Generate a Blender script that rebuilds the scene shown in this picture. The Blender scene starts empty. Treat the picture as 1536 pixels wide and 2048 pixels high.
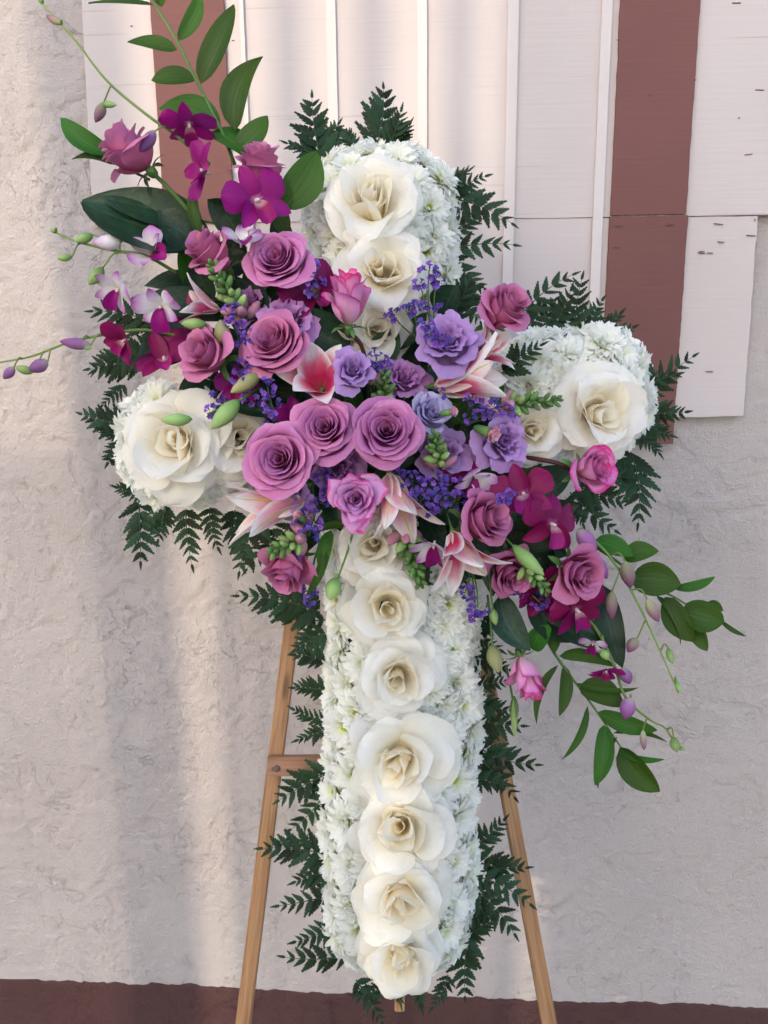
import bpy, bmesh, math, random
import numpy as np
from mathutils import Vector, Matrix, noise as mnoise

S = bpy.context.scene
C = S.collection
R = math.radians
rnd = random.Random(7)

# ------------------------------------------------------------------ camera
FPX = 1650.0                     # focal length for a 1536 px wide picture
D = 1.07                         # metres from the lens to the board plane of the cross
CAM = Vector((0.0, 0.0, 1.60))
right = Vector((.9983, -.0021, .0590)); up = Vector((-.0111, .9747, .2233))
right.normalize(); up = (up - up.dot(right) * right).normalized(); nrm = right.cross(up)
ROT = Matrix((right, -nrm, up))  # leaning frame of the easel, cross and lens
cam = bpy.data.cameras.new('camera'); co = bpy.data.objects.new('camera', cam); C.objects.link(co)
co.matrix_world = Matrix.Translation(CAM) @ ROT.to_4x4()
cam.sensor_fit = 'VERTICAL'; cam.sensor_height = 36; cam.lens = 36 * FPX / 2048
cam.clip_start = .02; cam.clip_end = 500
cam.dof.use_dof = True; cam.dof.focus_distance = .96; cam.dof.aperture_fstop = 13.0
S.camera = co

# ------------------------------------------------------------------ light
SUN_EL, SUN_AZ = 22.0, 24.0      # the sun stands behind the viewer, to the left
W = bpy.data.worlds.new('World'); S.world = W; W.use_nodes = True
nt = W.node_tree; bg = nt.nodes['Background']
sky = nt.nodes.new('ShaderNodeTexSky'); sky.sky_type = 'NISHITA'; sky.sun_disc = False
sky.sun_elevation = R(SUN_EL); sky.sun_rotation = R(180 + SUN_AZ)
sky.air_density = 1.0; sky.dust_density = 2.0; sky.ozone_density = 1.5
nt.links.new(sky.outputs[0], bg.inputs[0]); bg.inputs[1].default_value = .15
to_sun = Vector((-math.sin(R(SUN_AZ)) * math.cos(R(SUN_EL)), -math.cos(R(SUN_AZ)) * math.cos(R(SUN_EL)), math.sin(R(SUN_EL))))
sl = bpy.data.lights.new('sun', 'SUN'); sl.energy = .72; sl.angle = R(.53); sl.color = (1, .84, .62)
so = bpy.data.objects.new('sun', sl); C.objects.link(so)
so.rotation_euler = to_sun.to_track_quat('Z', 'Y').to_euler()
S.view_settings.view_transform = 'Standard'; S.view_settings.look = 'None'
S.view_settings.gamma = 1; S.view_settings.exposure = 1.72

# ------------------------------------------------------------------ helpers
def lin(r, g, b):
    f = lambda c: (c / 255) / 12.92 if c <= 10 else ((c / 255 + .055) / 1.055) ** 2.4
    return (f(r), f(g), f(b), 1)

def tag(o, label=None, cat=None, group=None, kind=None):
    if label: o['label'] = label
    if cat: o['category'] = cat
    if group: o['group'] = group
    if kind: o['kind'] = kind
    return o

def thing(name, label, cat, M, group=None):
    o = bpy.data.objects.new(name, None); C.objects.link(o); o.matrix_world = M
    o.empty_display_size = .01
    return tag(o, label, cat, group)

def part(name, me, mat, parent, M=None, kind=None):
    o = bpy.data.objects.new(name, me); C.objects.link(o)
    if mat and not me.materials: me.materials.append(mat)
    if parent: o.parent = parent
    if M is not None: o.matrix_basis = M
    if kind: o['kind'] = kind
    return o

def mesh(name, v, f, uv=None, smooth=True):
    me = bpy.data.meshes.new(name); me.from_pydata([tuple(p) for p in v], [], f)
    if uv is not None:
        l = me.uv_layers.new(name='uv')
        idx = np.empty(len(me.loops), dtype=np.int32); me.loops.foreach_get('vertex_index', idx)
        l.data.foreach_set('uv', np.asarray(uv, dtype=np.float32)[idx].ravel())
    if smooth: me.polygons.foreach_set('use_smooth', [True] * len(me.polygons))
    me.update(); return me

def join(parts):
    V, F, U = [], [], []
    for v, f, u in parts:
        b = len(V); V += list(v); F += [tuple(i + b for i in q) for q in f]; U += list(u)
    return V, F, U

def PT(px, py, d=0.0):           # a point measured on the cross, d metres in front of its board
    z = D - d
    return CAM + ROT @ Vector(((px - 768) / FPX * z, (1024 - py) / FPX * z, -z))
def U(px, d=0.0): return px * (D - d) / FPX
def DIR(x, y, z): return (ROT @ Vector((x, y, z))).normalized()
def frame_zx(z, x):              # axes with Z = z, X close to x
    z = z.normalized(); x = (x - x.dot(z) * z)
    if x.length < 1e-6: x = z.orthogonal()
    x.normalize(); y = z.cross(x)
    return Matrix((x, y, z)).transposed()
def frame_xz(x, z):              # axes with X = x, Z close to z
    x = x.normalized(); z = (z - z.dot(x) * x)
    if z.length < 1e-6: z = x.orthogonal()
    z.normalize(); y = z.cross(x)
    return Matrix((x, y, z)).transposed()
def MZ(px, py, d, n, roll=0):    # a flower whose axis points along n
    m = frame_zx(DIR(*n), DIR(math.cos(R(roll)), math.sin(R(roll)), .001))
    return Matrix.Translation(PT(px, py, d)) @ m.to_4x4()

YW = 1.385                       # the stucco wall stands at this y
def on_wall(px, py, off=0.0):
    r = ROT @ Vector(((px - 768) / FPX, (1024 - py) / FPX, -1))
    t = (YW - off) / r.y
    return CAM + r * t

SHAPES = {
    'round': lambda v: (v ** .55) * max(0, 1 - v ** 5) ** .5 * 1.12,
    'broad': lambda v: (.25 + .75 * min(1, v / .45) ** .8) * max(0, 1 - v ** 7) ** .5,
    'leaf': lambda v: 2.60 * (v ** .62) * max(0, (1 - v)) ** .8,
    'lance': lambda v: 2.30 * (v ** .5) * max(0, (1 - v)) ** .75,
    'strap': lambda v: (.42 + .58 * min(1, v / .6)) * max(0, 1 - v ** 5) ** .5,
    'orchid': lambda v: (v ** .6) * max(0, 1 - v ** 3.2) ** .5 * 1.5,
    'rosy': lambda v: (.30 + .70 * math.sin(math.pi / 2 * min(1, v / .62))) * max(0, 1 - v ** 4.2) ** .5 * 1.06,
    'sepal': lambda v: 2.0 * ((v + .04) ** .45) * max(0, (1 - v)) ** .6,
}
def blade(L, Wd, nu, nv, shape, p0, p1, cup=0., ruf=0., seed=0, theta=0., r0=0., z0=0., twist=0., rf=3., curl=0., bow=0.):
    """a petal or leaf: leaves the base at angle p0 from +Z, bends by p1 towards its tip"""
    sh = SHAPES[shape]; V, F, UV = [], [], []
    r, z = r0, z0; ph = seed * 1.7
    ct, st = math.cos(theta), math.sin(theta)
    for j in range(nv + 1):
        v = j / nv
        p = R(p0 + p1 * v + curl * max(0, (v - .7) / .3) ** 1.5)
        if j: r += math.sin(p) * L / nv; z += math.cos(p) * L / nv
        w = Wd * .5 * max(.02, sh(min(v, .995)))
        tw = twist * v
        for i in range(nu + 1):
            u = -1 + 2 * i / nu
            n = cup * w * u * u - (curl / 90) * .22 * w * max(0, abs(u) - .6) / .4 * v + ruf * L * v * v * (math.sin(rf * u * 2 + ph) * .6 + .5 * math.sin(rf * 4.1 * u + ph * 2.3)) * (.3 + .7 * abs(u) + .4 * (v > .9))
            t = u * w * math.cos(tw) + bow * L * v * (1 - v); n += u * w * math.sin(tw)
            x = r - math.cos(p) * n; zz = z + math.sin(p) * n
            V.append((x * ct - t * st, x * st + t * ct, zz)); UV.append((i / nu, v))
    k = nu + 1
    for j in range(nv):
        for i in range(nu):
            a = j * k + i; F.append((a, a + 1, a + k + 1, a + k))
    return V, F, UV

def tube(pts, rad, ns=6):
    pts = [Vector(p) for p in pts]; V, F, UV = [], [], []; n = len(pts)
    a = None
    for i, p in enumerate(pts):
        t = (pts[min(i + 1, n - 1)] - pts[max(i - 1, 0)]).normalized()
        a = t.orthogonal() if a is None else (a - a.dot(t) * t)
        a.normalize(); b = t.cross(a)
        r = rad[i] if isinstance(rad, (list, tuple)) else rad
        for k in range(ns):
            q = 2 * math.pi * k / ns
            V.append(p + a * math.cos(q) * r + b * math.sin(q) * r); UV.append((k / ns, i / (n - 1)))
    for i in range(n - 1):
        for k in range(ns):
            F.append((i * ns + k, i * ns + (k + 1) % ns, (i + 1) * ns + (k + 1) % ns, (i + 1) * ns + k))
    F.append(tuple(range(ns))[::-1]); F.append(tuple((n - 1) * ns + k for k in range(ns)))
    return V, F, UV

def smooth_path(pts, n=4):       # Catmull-Rom through the points
    P = [Vector(p) for p in pts]; P = [2 * P[0] - P[1]] + P + [2 * P[-1] - P[-2]]; out = []
    for i in range(1, len(P) - 2):
        for k in range(n):
            t = k / n; a, b, c, d = P[i - 1:i + 3]
            out.append(.5 * ((2 * b) + (c - a) * t + (2 * a - 5 * b + 4 * c - d) * t * t + (3 * b - a - 3 * c + d) * t ** 3))
    out.append(P[-2]); return out

def lathe(prof, ns=8, bend=0., ridge=0.):
    V, F, UV = [], [], []; n = len(prof); L = prof[-1][1]
    for j, (r, z) in enumerate(prof):
        for k in range(ns):
            q = 2 * math.pi * k / ns; rr = r * (1 + ridge * (1 if k % 2 else -1))
            V.append((rr * math.cos(q) + bend * (z / L) ** 2 * L, rr * math.sin(q), z)); UV.append((k / ns, j / (n - 1)))
    for j in range(n - 1):
        for k in range(ns):
            F.append((j * ns + k, j * ns + (k + 1) % ns, (j + 1) * ns + (k + 1) % ns, (j + 1) * ns + k))
    F.append(tuple(range(ns))[::-1]); F.append(tuple((n - 1) * ns + k for k in range(ns)))
    return V, F, UV

def box(p0, p1, w, t, side, bev=.0012):   # a beam from p0 to p1
    x = (p1 - p0); L = x.length; m = frame_xz(x, side)
    bm = bmesh.new(); bmesh.ops.create_cube(bm, size=1)
    bmesh.ops.scale(bm, vec=(L, w, t), verts=bm.verts)
    bmesh.ops.bevel(bm, geom=bm.edges[:], offset=bev, segments=2, affect='EDGES')
    me = bpy.data.meshes.new('beam'); bm.to_mesh(me); bm.free()
    return me, Matrix.Translation((p0 + p1) / 2) @ m.to_4x4()

# ------------------------------------------------------------------ materials
def newmat(name):
    m = bpy.data.materials.new(name); m.use_nodes = True
    n = m.node_tree.nodes; return m, n, m.node_tree.links, n['Principled BSDF'], n['Material Output']
def ramp(n, stops):
    r = n.new('ShaderNodeValToRGB'); e = r.color_ramp.elements
    while len(e) < len(stops): e.new(.5)
    for s, (p, c) in zip(e, stops): s.position = p; s.color = c
    return r
def petal_mat(name, stops, edge=None, mid=None, transl=.22, rough=.55, vary=.06, hue=.012, vein=(34, 2.5), bump=.25, spec=.25, blotch=None, streak=.12):
    """colour runs along the petal; edge = (colour, start) tints the rim, mid = (colour, half width) the midrib"""
    m, n, l, b, out = newmat(name)
    uv = n.new('ShaderNodeUVMap'); uv.uv_map = 'uv'
    sp = n.new('ShaderNodeSeparateXYZ'); l.new(uv.outputs[0], sp.inputs[0])
    ge = n.new('ShaderNodeTexCoord')
    ns = n.new('ShaderNodeTexNoise'); ns.inputs['Scale'].default_value = 55; l.new(ge.outputs['Object'], ns.inputs['Vector'])
    def math_(op, a, bb, c=None):
        q = n.new('ShaderNodeMath'); q.operation = op
        for i, x in enumerate((a, bb, c)):
            if x is None: continue
            if isinstance(x, (int, float)): q.inputs[i].default_value = x
            else: l.new(x, q.inputs[i])
        return q.outputs[0]
    nz = math_('MULTIPLY_ADD', ns.outputs[0], .25, -.125)
    v = math_('ADD', sp.outputs[1], nz)
    rp = ramp(n, stops); l.new(v, rp.inputs[0]); col = rp.outputs[0]
    def mix(fac, a, c):
        x = n.new('ShaderNodeMix'); x.data_type = 'RGBA'; l.new(fac, x.inputs[0]); l.new(a, x.inputs[6])
        if isinstance(c, tuple): x.inputs[7].default_value = c
        else: l.new(c, x.inputs[7])
        return x.outputs[2]
    au = math_('ABSOLUTE', math_('SUBTRACT', sp.outputs[0], .5), 0)
    if edge:
        c, st = edge
        a = math_('MULTIPLY', au, 2.0); rim = math_('MAXIMUM', math_('ADD', v, 0), math_('ADD', a, nz))
        mr = n.new('ShaderNodeMapRange'); mr.interpolation_type = 'SMOOTHSTEP'; mr.inputs[1].default_value = st; mr.inputs[2].default_value = 1.0; l.new(rim, mr.inputs[0])
        col = mix(mr.outputs[0], col, c)
    if mid:
        c, hw = mid
        mr = n.new('ShaderNodeMapRange'); mr.interpolation_type = 'SMOOTHSTEP'; mr.inputs[1].default_value = hw; mr.inputs[2].default_value = hw * .35; l.new(au, mr.inputs[0])
        col = mix(mr.outputs[0], col, c)
    if blotch:
        n3 = n.new('ShaderNodeTexNoise'); n3.inputs['Scale'].default_value = 130; l.new(ge.outputs['Object'], n3.inputs['Vector'])
        mr = n.new('ShaderNodeMapRange'); mr.inputs[1].default_value = .62; mr.inputs[2].default_value = .8; l.new(n3.outputs[0], mr.inputs[0])
        col = mix(mr.outputs[0], col, blotch)
    oi = n.new('ShaderNodeObjectInfo')
    hs = n.new('ShaderNodeHueSaturation'); l.new(col, hs.inputs['Color'])
    l.new(math_('MULTIPLY_ADD', oi.outputs['Random'], 2 * hue, .5 - hue), hs.inputs['Hue'])
    mp = n.new('ShaderNodeMapping'); mp.inputs['Scale'].default_value = (vein[0], vein[1], 1); l.new(uv.outputs[0], mp.inputs[0])
    n2 = n.new('ShaderNodeTexNoise'); n2.inputs['Scale'].default_value = 1; n2.inputs['Detail'].default_value = 4; l.new(mp.outputs[0], n2.inputs['Vector'])
    sk = n.new('ShaderNodeMapRange'); sk.inputs[1].default_value = .3; sk.inputs[2].default_value = .7; sk.inputs[3].default_value = 1 - streak; sk.inputs[4].default_value = 1 + streak * .6; l.new(n2.outputs[0], sk.inputs[0])
    l.new(math_('MULTIPLY', math_('MULTIPLY_ADD', oi.outputs['Random'], 2 * vary, 1 - vary), sk.outputs[0]), hs.inputs['Value'])
    col = hs.outputs[0]
    l.new(col, b.inputs['Base Color']); b.inputs['Roughness'].default_value = rough; b.inputs['Specular IOR Level'].default_value = spec
    bp = n.new('ShaderNodeBump'); bp.inputs['Strength'].default_value = bump; bp.inputs['Distance'].default_value = .002
    l.new(n2.outputs[0], bp.inputs['Height']); l.new(bp.outputs[0], b.inputs['Normal'])
    if transl:
        tr = n.new('ShaderNodeBsdfTranslucent'); l.new(col, tr.inputs[0]); mx = n.new('ShaderNodeMixShader'); mx.inputs[0].default_value = transl
        l.new(b.outputs[0], mx.inputs[1]); l.new(tr.outputs[0], mx.inputs[2]); l.new(mx.outputs[0], out.inputs[0])
    return m
def g(r, gg, b): return (r, gg, b, 1)

M = {}
M['lav'] = petal_mat('lavender_petal', transl=.24, streak=.09, bump=.12, vary=.11, stops= [(0, g(0.335, 0.042, 0.158)), (.5, g(0.545, 0.139, 0.372)), (1, g(0.588, 0.207, 0.450))], edge=(g(0.623, 0.242, 0.467), .88))
M['pink'] = petal_mat('mauve_pink_petal', transl=.24, streak=.09, bump=.12, vary=.11, stops= [(0, g(0.502, 0.102, 0.205)), (.5, g(0.563, 0.139, 0.312)), (1, g(0.588, 0.204, 0.390))])
M['pale'] = petal_mat('pale_lavender_petal', [(0, g(.5, .16, .34)), (.6, g(.66, .29, .59)), (1, g(.70, .34, .63))], edge=(g(.72, .09, .36), .93))
M['bicol'] = petal_mat('pink_rimmed_petal', [(0, g(.75, .55, .45)), (.35, g(.78, .40, .58)), (.8, g(.76, .30, .58)), (1, g(.74, .16, .44))], edge=(g(.72, .04, .28), .88))
M['cream'] = petal_mat('cream_petal', [(0, g(.93, .84, .62)), (.3, g(.94, .89, .75)), (.6, g(.945, .92, .85)), (1, g(.945, .93, .89))], streak=.03, transl=.5, hue=.004, vary=.02, bump=.15)
M['creambud'] = petal_mat('cream_heart_petal', [(0, g(.95, .85, .64)), (.5, g(.95, .88, .72)), (1, g(.95, .91, .80))], streak=.04, transl=.55, hue=.004, vary=.02, bump=.15)
M['mum'] = petal_mat('white_mum_petal', [(0, g(.85, .91, .40)), (.32, g(.93, .95, .70)), (.60, g(.955, .96, .90)), (1, g(.965, .968, .95))], streak=.02, transl=.52, hue=.004, vary=.02, bump=.1)
M['mumdisc'] = petal_mat('green_mum_disc', [(0, g(.36, .44, .07)), (1, g(.62, .64, .14))], transl=0, vary=.2)
M['orch'] = petal_mat('magenta_orchid', [(0, g(.55, .2, .45)), (.12, g(.27, .004, .165)), (1, g(.31, .006, .195))], transl=.3, vein=(20, 2), rough=.45)
M['deep'] = petal_mat('deep_magenta_orchid', [(0, g(.35, .06, .2)), (.14, g(.20, .003, .070)), (1, g(.24, .004, .095))], transl=.3, vein=(20, 2), rough=.45)
M['viol'] = petal_mat('violet_white_orchid', [(0, g(.86, .86, .80)), (.5, g(.82, .76, .82)), (.85, g(.58, .26, .58)), (1, g(.44, .06, .42))], transl=.3, vein=(18, 2), rough=.45)
M['lip'] = petal_mat('orchid_lip', [(0, g(.7, .5, .5)), (.4, g(.25, .005, .1)), (1, g(.35, .01, .2))], transl=.15)
M['column'] = petal_mat('orchid_column', [(0, g(.6, .5, .4)), (1, g(.75, .55, .6))], transl=.1)
M['lis'] = petal_mat('violet_lisianthus', [(0, g(.5, .36, .48)), (.4, g(.42, .20, .50)), (1, g(.50, .30, .62))], transl=.28)
M['lisblue'] = petal_mat('pale_blue_lavender', [(0, g(.5, .45, .6)), (.5, g(.46, .38, .66)), (1, g(.56, .52, .76))], transl=.28)
M['lismauve'] = petal_mat('mauve_lisianthus', [(0, g(.45, .2, .4)), (.5, g(.48, .17, .45)), (1, g(.55, .28, .6))], transl=.28)
M['lilyin'] = petal_mat('pink_white_lily', [(0, g(.50, .10, .10)), (.3, g(.60, .025, .12)), (.62, g(.72, .17, .26)), (.9, g(.86, .78, .76)), (1, g(.87, .84, .78))], edge=(g(.88, .84, .82), .5), transl=.28, vein=(16, 2))
M['lilyout'] = petal_mat('blush_lily', [(0, g(.62, .26, .25)), (.35, g(.76, .28, .34)), (.7, g(.80, .42, .45)), (1, g(.86, .76, .58))], edge=(g(.88, .80, .78), .55), mid=(g(.60, .58, .13), .055), transl=.28, vein=(16, 2))
M['stat'] = petal_mat('violet_statice', [(0, g(.10, .05, .26)), (1, g(.17, .085, .46))], transl=.12, vary=.35, hue=.03)
M['carn'] = petal_mat('pink_carnation', [(0, g(.6, .2, .3)), (.6, g(.82, .36, .48)), (1, g(.85, .55, .65))], transl=.25)
M['snap'] = petal_mat('pale_pink_floret', [(0, g(.5, .4, .3)), (.5, g(.62, .25, .36)), (1, g(.66, .36, .45))], transl=.25, vary=.2)
M['fern'] = petal_mat('fern_green', [(0, g(.012, .036, .014)), (1, g(.019, .050, .018))], transl=.12, vary=.5, hue=.035, rough=.6, vein=(3, 16), bump=.5, spec=.22, streak=.25)
M['rusc'] = petal_mat('ruscus_green', [(0, g(.026, .085, .006)), (1, g(.046, .125, .010))], mid=(g(.07, .16, .03), .014), transl=.2, vary=.3, hue=.025, rough=.48, vein=(18, .8), bump=.6, spec=.25, streak=.25)
M['dark'] = petal_mat('dark_leaf_green', [(0, g(.009, .03, .015)), (1, g(.014, .044, .018))], mid=(g(.03, .07, .03), .02), transl=.1, vary=.3, hue=.02, rough=.45, vein=(8, 10), bump=.5, spec=.35, streak=.3)
M['stem'] = petal_mat('stem_green', [(0, g(.05, .12, .03)), (1, g(.10, .19, .045))], transl=0, vary=.2, rough=.45)
M['olive'] = petal_mat('olive_orchid_stem', [(0, g(.12, .20, .045)), (1, g(.21, .28, .075))], transl=0, vary=.15, rough=.45)
M['darkstem'] = petal_mat('fern_stem', [(0, g(.03, .06, .025)), (1, g(.03, .06, .025))], transl=0, vary=.2)
M['redstem'] = petal_mat('red_rose_stem', [(0, g(.06, .03, .02)), (1, g(.09, .03, .03))], transl=0)
M['gbud'] = petal_mat('green_bud', [(0, g(.12, .25, .06)), (.5, g(.28, .42, .14)), (1, g(.36, .46, .2))], transl=.1, vary=.2, vein=(10, 2), bump=.4)
M['obud'] = petal_mat('orchid_bud', [(0, g(.36, .42, .18)), (.35, g(.33, .26, .20)), (.7, g(.25, .10, .18)), (1, g(.20, .06, .16))], transl=.15, vein=(10, 1.5), vary=.2)
M['vbud'] = petal_mat('violet_orchid_bud', [(0, g(.5, .45, .35)), (.3, g(.35, .15, .35)), (1, g(.17, .04, .18))], transl=.15, vein=(10, 1.5), vary=.2)
M['sngreen'] = petal_mat('snapdragon_green', [(0, g(.06, .15, .04)), (1, g(.17, .29, .085))], transl=.1, vary=.3)
M['olbud'] = petal_mat('olive_bud', [(0, g(.2, .22, .08)), (1, g(.42, .38, .2))], transl=.1)

def wood_mat(name, c1, c2, c3):
    m, n, l, b, out = newmat(name)
    tc = n.new('ShaderNodeTexCoord'); mp = n.new('ShaderNodeMapping'); mp.inputs['Scale'].default_value = (3, 90, 90); l.new(tc.outputs['Object'], mp.inputs[0])
    ns = n.new('ShaderNodeTexNoise'); ns.inputs['Scale'].default_value = 2.4; ns.inputs['Detail'].default_value = 6; ns.inputs['Distortion'].default_value = .6; l.new(mp.outputs[0], ns.inputs['Vector'])
    r = ramp(n, [(.3, c1), (.5, c2), (.7, c3)]); l.new(ns.outputs[0], r.inputs[0])
    mk = n.new('ShaderNodeMapping'); mk.inputs['Scale'].default_value = (7, 30, 30); l.new(tc.outputs['Object'], mk.inputs[0])
    vo = n.new('ShaderNodeTexVoronoi'); vo.inputs['Scale'].default_value = 1; l.new(mk.outputs[0], vo.inputs['Vector'])
    kr = n.new('ShaderNodeMapRange'); kr.interpolation_type = 'SMOOTHSTEP'; kr.inputs[1].default_value = .20; kr.inputs[2].default_value = .08; kr.inputs[4].default_value = .75; l.new(vo.outputs['Distance'], kr.inputs[0])
    kx = n.new('ShaderNodeMix'); kx.data_type = 'RGBA'; l.new(kr.outputs[0], kx.inputs[0]); l.new(r.outputs[0], kx.inputs[6]); kx.inputs[7].default_value = tuple(q * .45 for q in c1[:3]) + (1,)
    l.new(kx.outputs[2], b.inputs['Base Color'])
    bp = n.new('ShaderNodeBump'); bp.inputs['Strength'].default_value = .3; bp.inputs['Distance'].default_value = .001; l.new(ns.outputs[0], bp.inputs['Height']); l.new(bp.outputs[0], b.inputs['Normal'])
    b.inputs['Roughness'].default_value = .6; return m
M['wood'] = wood_mat('pine_wood', g(.20, .095, .04), g(.35, .18, .08), g(.43, .245, .12))
M['redwood'] = wood_mat('reddish_wood', g(.16, .07, .04), g(.30, .15, .09), g(.38, .21, .13))

def paint_mat(name, col, dirt, grain=True, rough=.7, fleck=None):
    m, n, l, b, out = newmat(name)
    tc = n.new('ShaderNodeTexCoord')
    n1 = n.new('ShaderNodeTexNoise'); n1.inputs['Scale'].default_value = 3.5; n1.inputs['Detail'].default_value = 5; l.new(tc.outputs['Object'], n1.inputs['Vector'])
    r = ramp(n, [(.35, dirt), (.62, col)]); l.new(n1.outputs[0], r.inputs[0]); c = r.outputs[0]
    mp = n.new('ShaderNodeMapping'); mp.inputs['Scale'].default_value = (5, 60, 170) if grain else (60, 60, 60); l.new(tc.outputs['Object'], mp.inputs[0])
    n2 = n.new('ShaderNodeTexNoise'); n2.inputs['Scale'].default_value = 1.0; n2.inputs['Detail'].default_value = 5; n2.inputs['Roughness'].default_value = .65; l.new(mp.outputs[0], n2.inputs['Vector'])
    if fleck:
        n4 = n.new('ShaderNodeTexNoise'); n4.inputs['Scale'].default_value = .55; l.new(mp.outputs[0], n4.inputs['Vector'])
        mr = n.new('ShaderNodeMapRange'); mr.inputs[1].default_value = .70; mr.inputs[2].default_value = .76; l.new(n4.outputs[0], mr.inputs[0])
        x = n.new('ShaderNodeMix'); x.data_type = 'RGBA'; l.new(mr.outputs[0], x.inputs[0]); l.new(c, x.inputs[6]); x.inputs[7].default_value = fleck; c = x.outputs[2]
    l.new(c, b.inputs['Base Color'])
    bp = n.new('ShaderNodeBump'); bp.inputs['Strength'].default_value = .28; bp.inputs['Distance'].default_value = .002; l.new(n2.outputs[0], bp.inputs['Height']); l.new(bp.outputs[0], b.inputs['Normal'])
    b.inputs['Roughness'].default_value = rough; b.inputs['Specular IOR Level'].default_value = .3; return m
M['ply'] = paint_mat('pale_painted_plywood', g(0.535, 0.471, 0.458), g(0.499, 0.437, 0.425), fleck=g(.42, .34, .32))
M['batten'] = paint_mat('white_painted_batten', g(0.599, 0.535, 0.522), g(0.572, 0.512, 0.501))
M['brown'] = paint_mat('brown_paint', g(0.169, 0.070, 0.063), g(0.151, 0.062, 0.057))
M['rawply'] = wood_mat('raw_plywood_edge', g(.25, .14, .07), g(.45, .30, .18), g(.55, .38, .25))
M['steel'] = paint_mat('rusty_staple', g(.16, .10, .09), g(.10, .06, .05), grain=False)

def stucco_mat(name, c1, c2, pit):
    m, n, l, b, out = newmat(name)
    tc = n.new('ShaderNodeTexCoord')
    n1 = n.new('ShaderNodeTexNoise'); n1.inputs['Scale'].default_value = 2.2; n1.inputs['Detail'].default_value = 6; l.new(tc.outputs['Object'], n1.inputs['Vector'])
    r = ramp(n, [(.35, c2), (.6, c1)]); l.new(n1.outputs[0], r.inputs[0])
    n3 = n.new('ShaderNodeTexNoise'); n3.inputs['Scale'].default_value = 75; n3.inputs['Detail'].default_value = 4; n3.inputs['Distortion'].default_value = 1.2; l.new(tc.outputs['Object'], n3.inputs['Vector'])
    mr = n.new('ShaderNodeMapRange'); mr.inputs[1].default_value = .67; mr.inputs[2].default_value = .76; mr.inputs[4].default_value = .4; l.new(n3.outputs[0], mr.inputs[0])
    x = n.new('ShaderNodeMix'); x.data_type = 'RGBA'; l.new(mr.outputs[0], x.inputs[0]); l.new(r.outputs[0], x.inputs[6]); x.inputs[7].default_value = pit
    l.new(x.outputs[2], b.inputs['Base Color'])
    def mth(op, a_, b_, c_=None):
        q = n.new('ShaderNodeMath'); q.operation = op
        for i, y in enumerate((a_, b_, c_)):
            if y is None: continue
            if isinstance(y, (int, float)): q.inputs[i].default_value = y
            else: l.new(y, q.inputs[i])
        return q.outputs[0]
    def nse(sc, det, dist, ro=.55):
        q = n.new('ShaderNodeTexNoise'); q.inputs['Scale'].default_value = sc; q.inputs['Detail'].default_value = det; q.inputs['Distortion'].default_value = dist; q.inputs['Roughness'].default_value = ro
        l.new(tc.outputs['Object'], q.inputs['Vector']); return q.outputs[0]
    # hairline lips left by the trowel: thin broken contour lines
    line = None
    for sc, wd, ms in ((13, .008, 6), (30, .012, 9)):
        e = n.new('ShaderNodeMapRange'); e.interpolation_type = 'SMOOTHSTEP'; e.inputs[1].default_value = wd; e.inputs[2].default_value = 0; l.new(mth('ABSOLUTE', mth('SUBTRACT', nse(sc, 4, .8), .5), 0), e.inputs[0])
        k_ = n.new('ShaderNodeMapRange'); k_.inputs[1].default_value = .54; k_.inputs[2].default_value = .64; l.new(nse(ms, 2, .5), k_.inputs[0])
        q = mth('MULTIPLY', e.outputs[0], k_.outputs[0]); line = q if line is None else mth('MAXIMUM', line, q)
    x2 = n.new('ShaderNodeMix'); x2.data_type = 'RGBA'; l.new(mth('MULTIPLY', line, .28), x2.inputs[0]); l.new(x.outputs[2], x2.inputs[6]); x2.inputs[7].default_value = pit
    l.new(x2.outputs[2], b.inputs['Base Color'])
    grit = mth('MULTIPLY_ADD', nse(70, 4, .5, .65), .8, mth('MULTIPLY', nse(260, 6, .1, .75), 1.6)); hgt = mth('MULTIPLY_ADD', line, -.7, grit)
    bp = n.new('ShaderNodeBump'); bp.inputs['Strength'].default_value = 1.0; bp.inputs['Distance'].default_value = .0046; l.new(hgt, bp.inputs['Height']); l.new(bp.outputs[0], b.inputs['Normal'])
    b.inputs['Roughness'].default_value = .85; b.inputs['Specular IOR Level'].default_value = .2; return m
M['stucco'] = stucco_mat('pink_white_stucco', g(.70, .62, .592), g(.65, .573, .547), g(.36, .30, .29))
M['base'] = stucco_mat('brown_stucco', g(.135, .066, .062), g(.112, .055, .052), g(.085, .042, .04))
M['concrete'] = stucco_mat('grey_concrete', g(.42, .40, .37), g(.34, .32, .30), g(.25, .24, .22))
M['sun_blocker'] = wood_mat('sun_blocker_wood', g(.14, .11, .08), g(.22, .17, .13), g(.28, .23, .18))  # wood of the unseen blocker added to band the sun
M['foam'] = stucco_mat('green_foam', g(.03, .07, .03), g(.02, .05, .02), g(.01, .03, .01))

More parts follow.
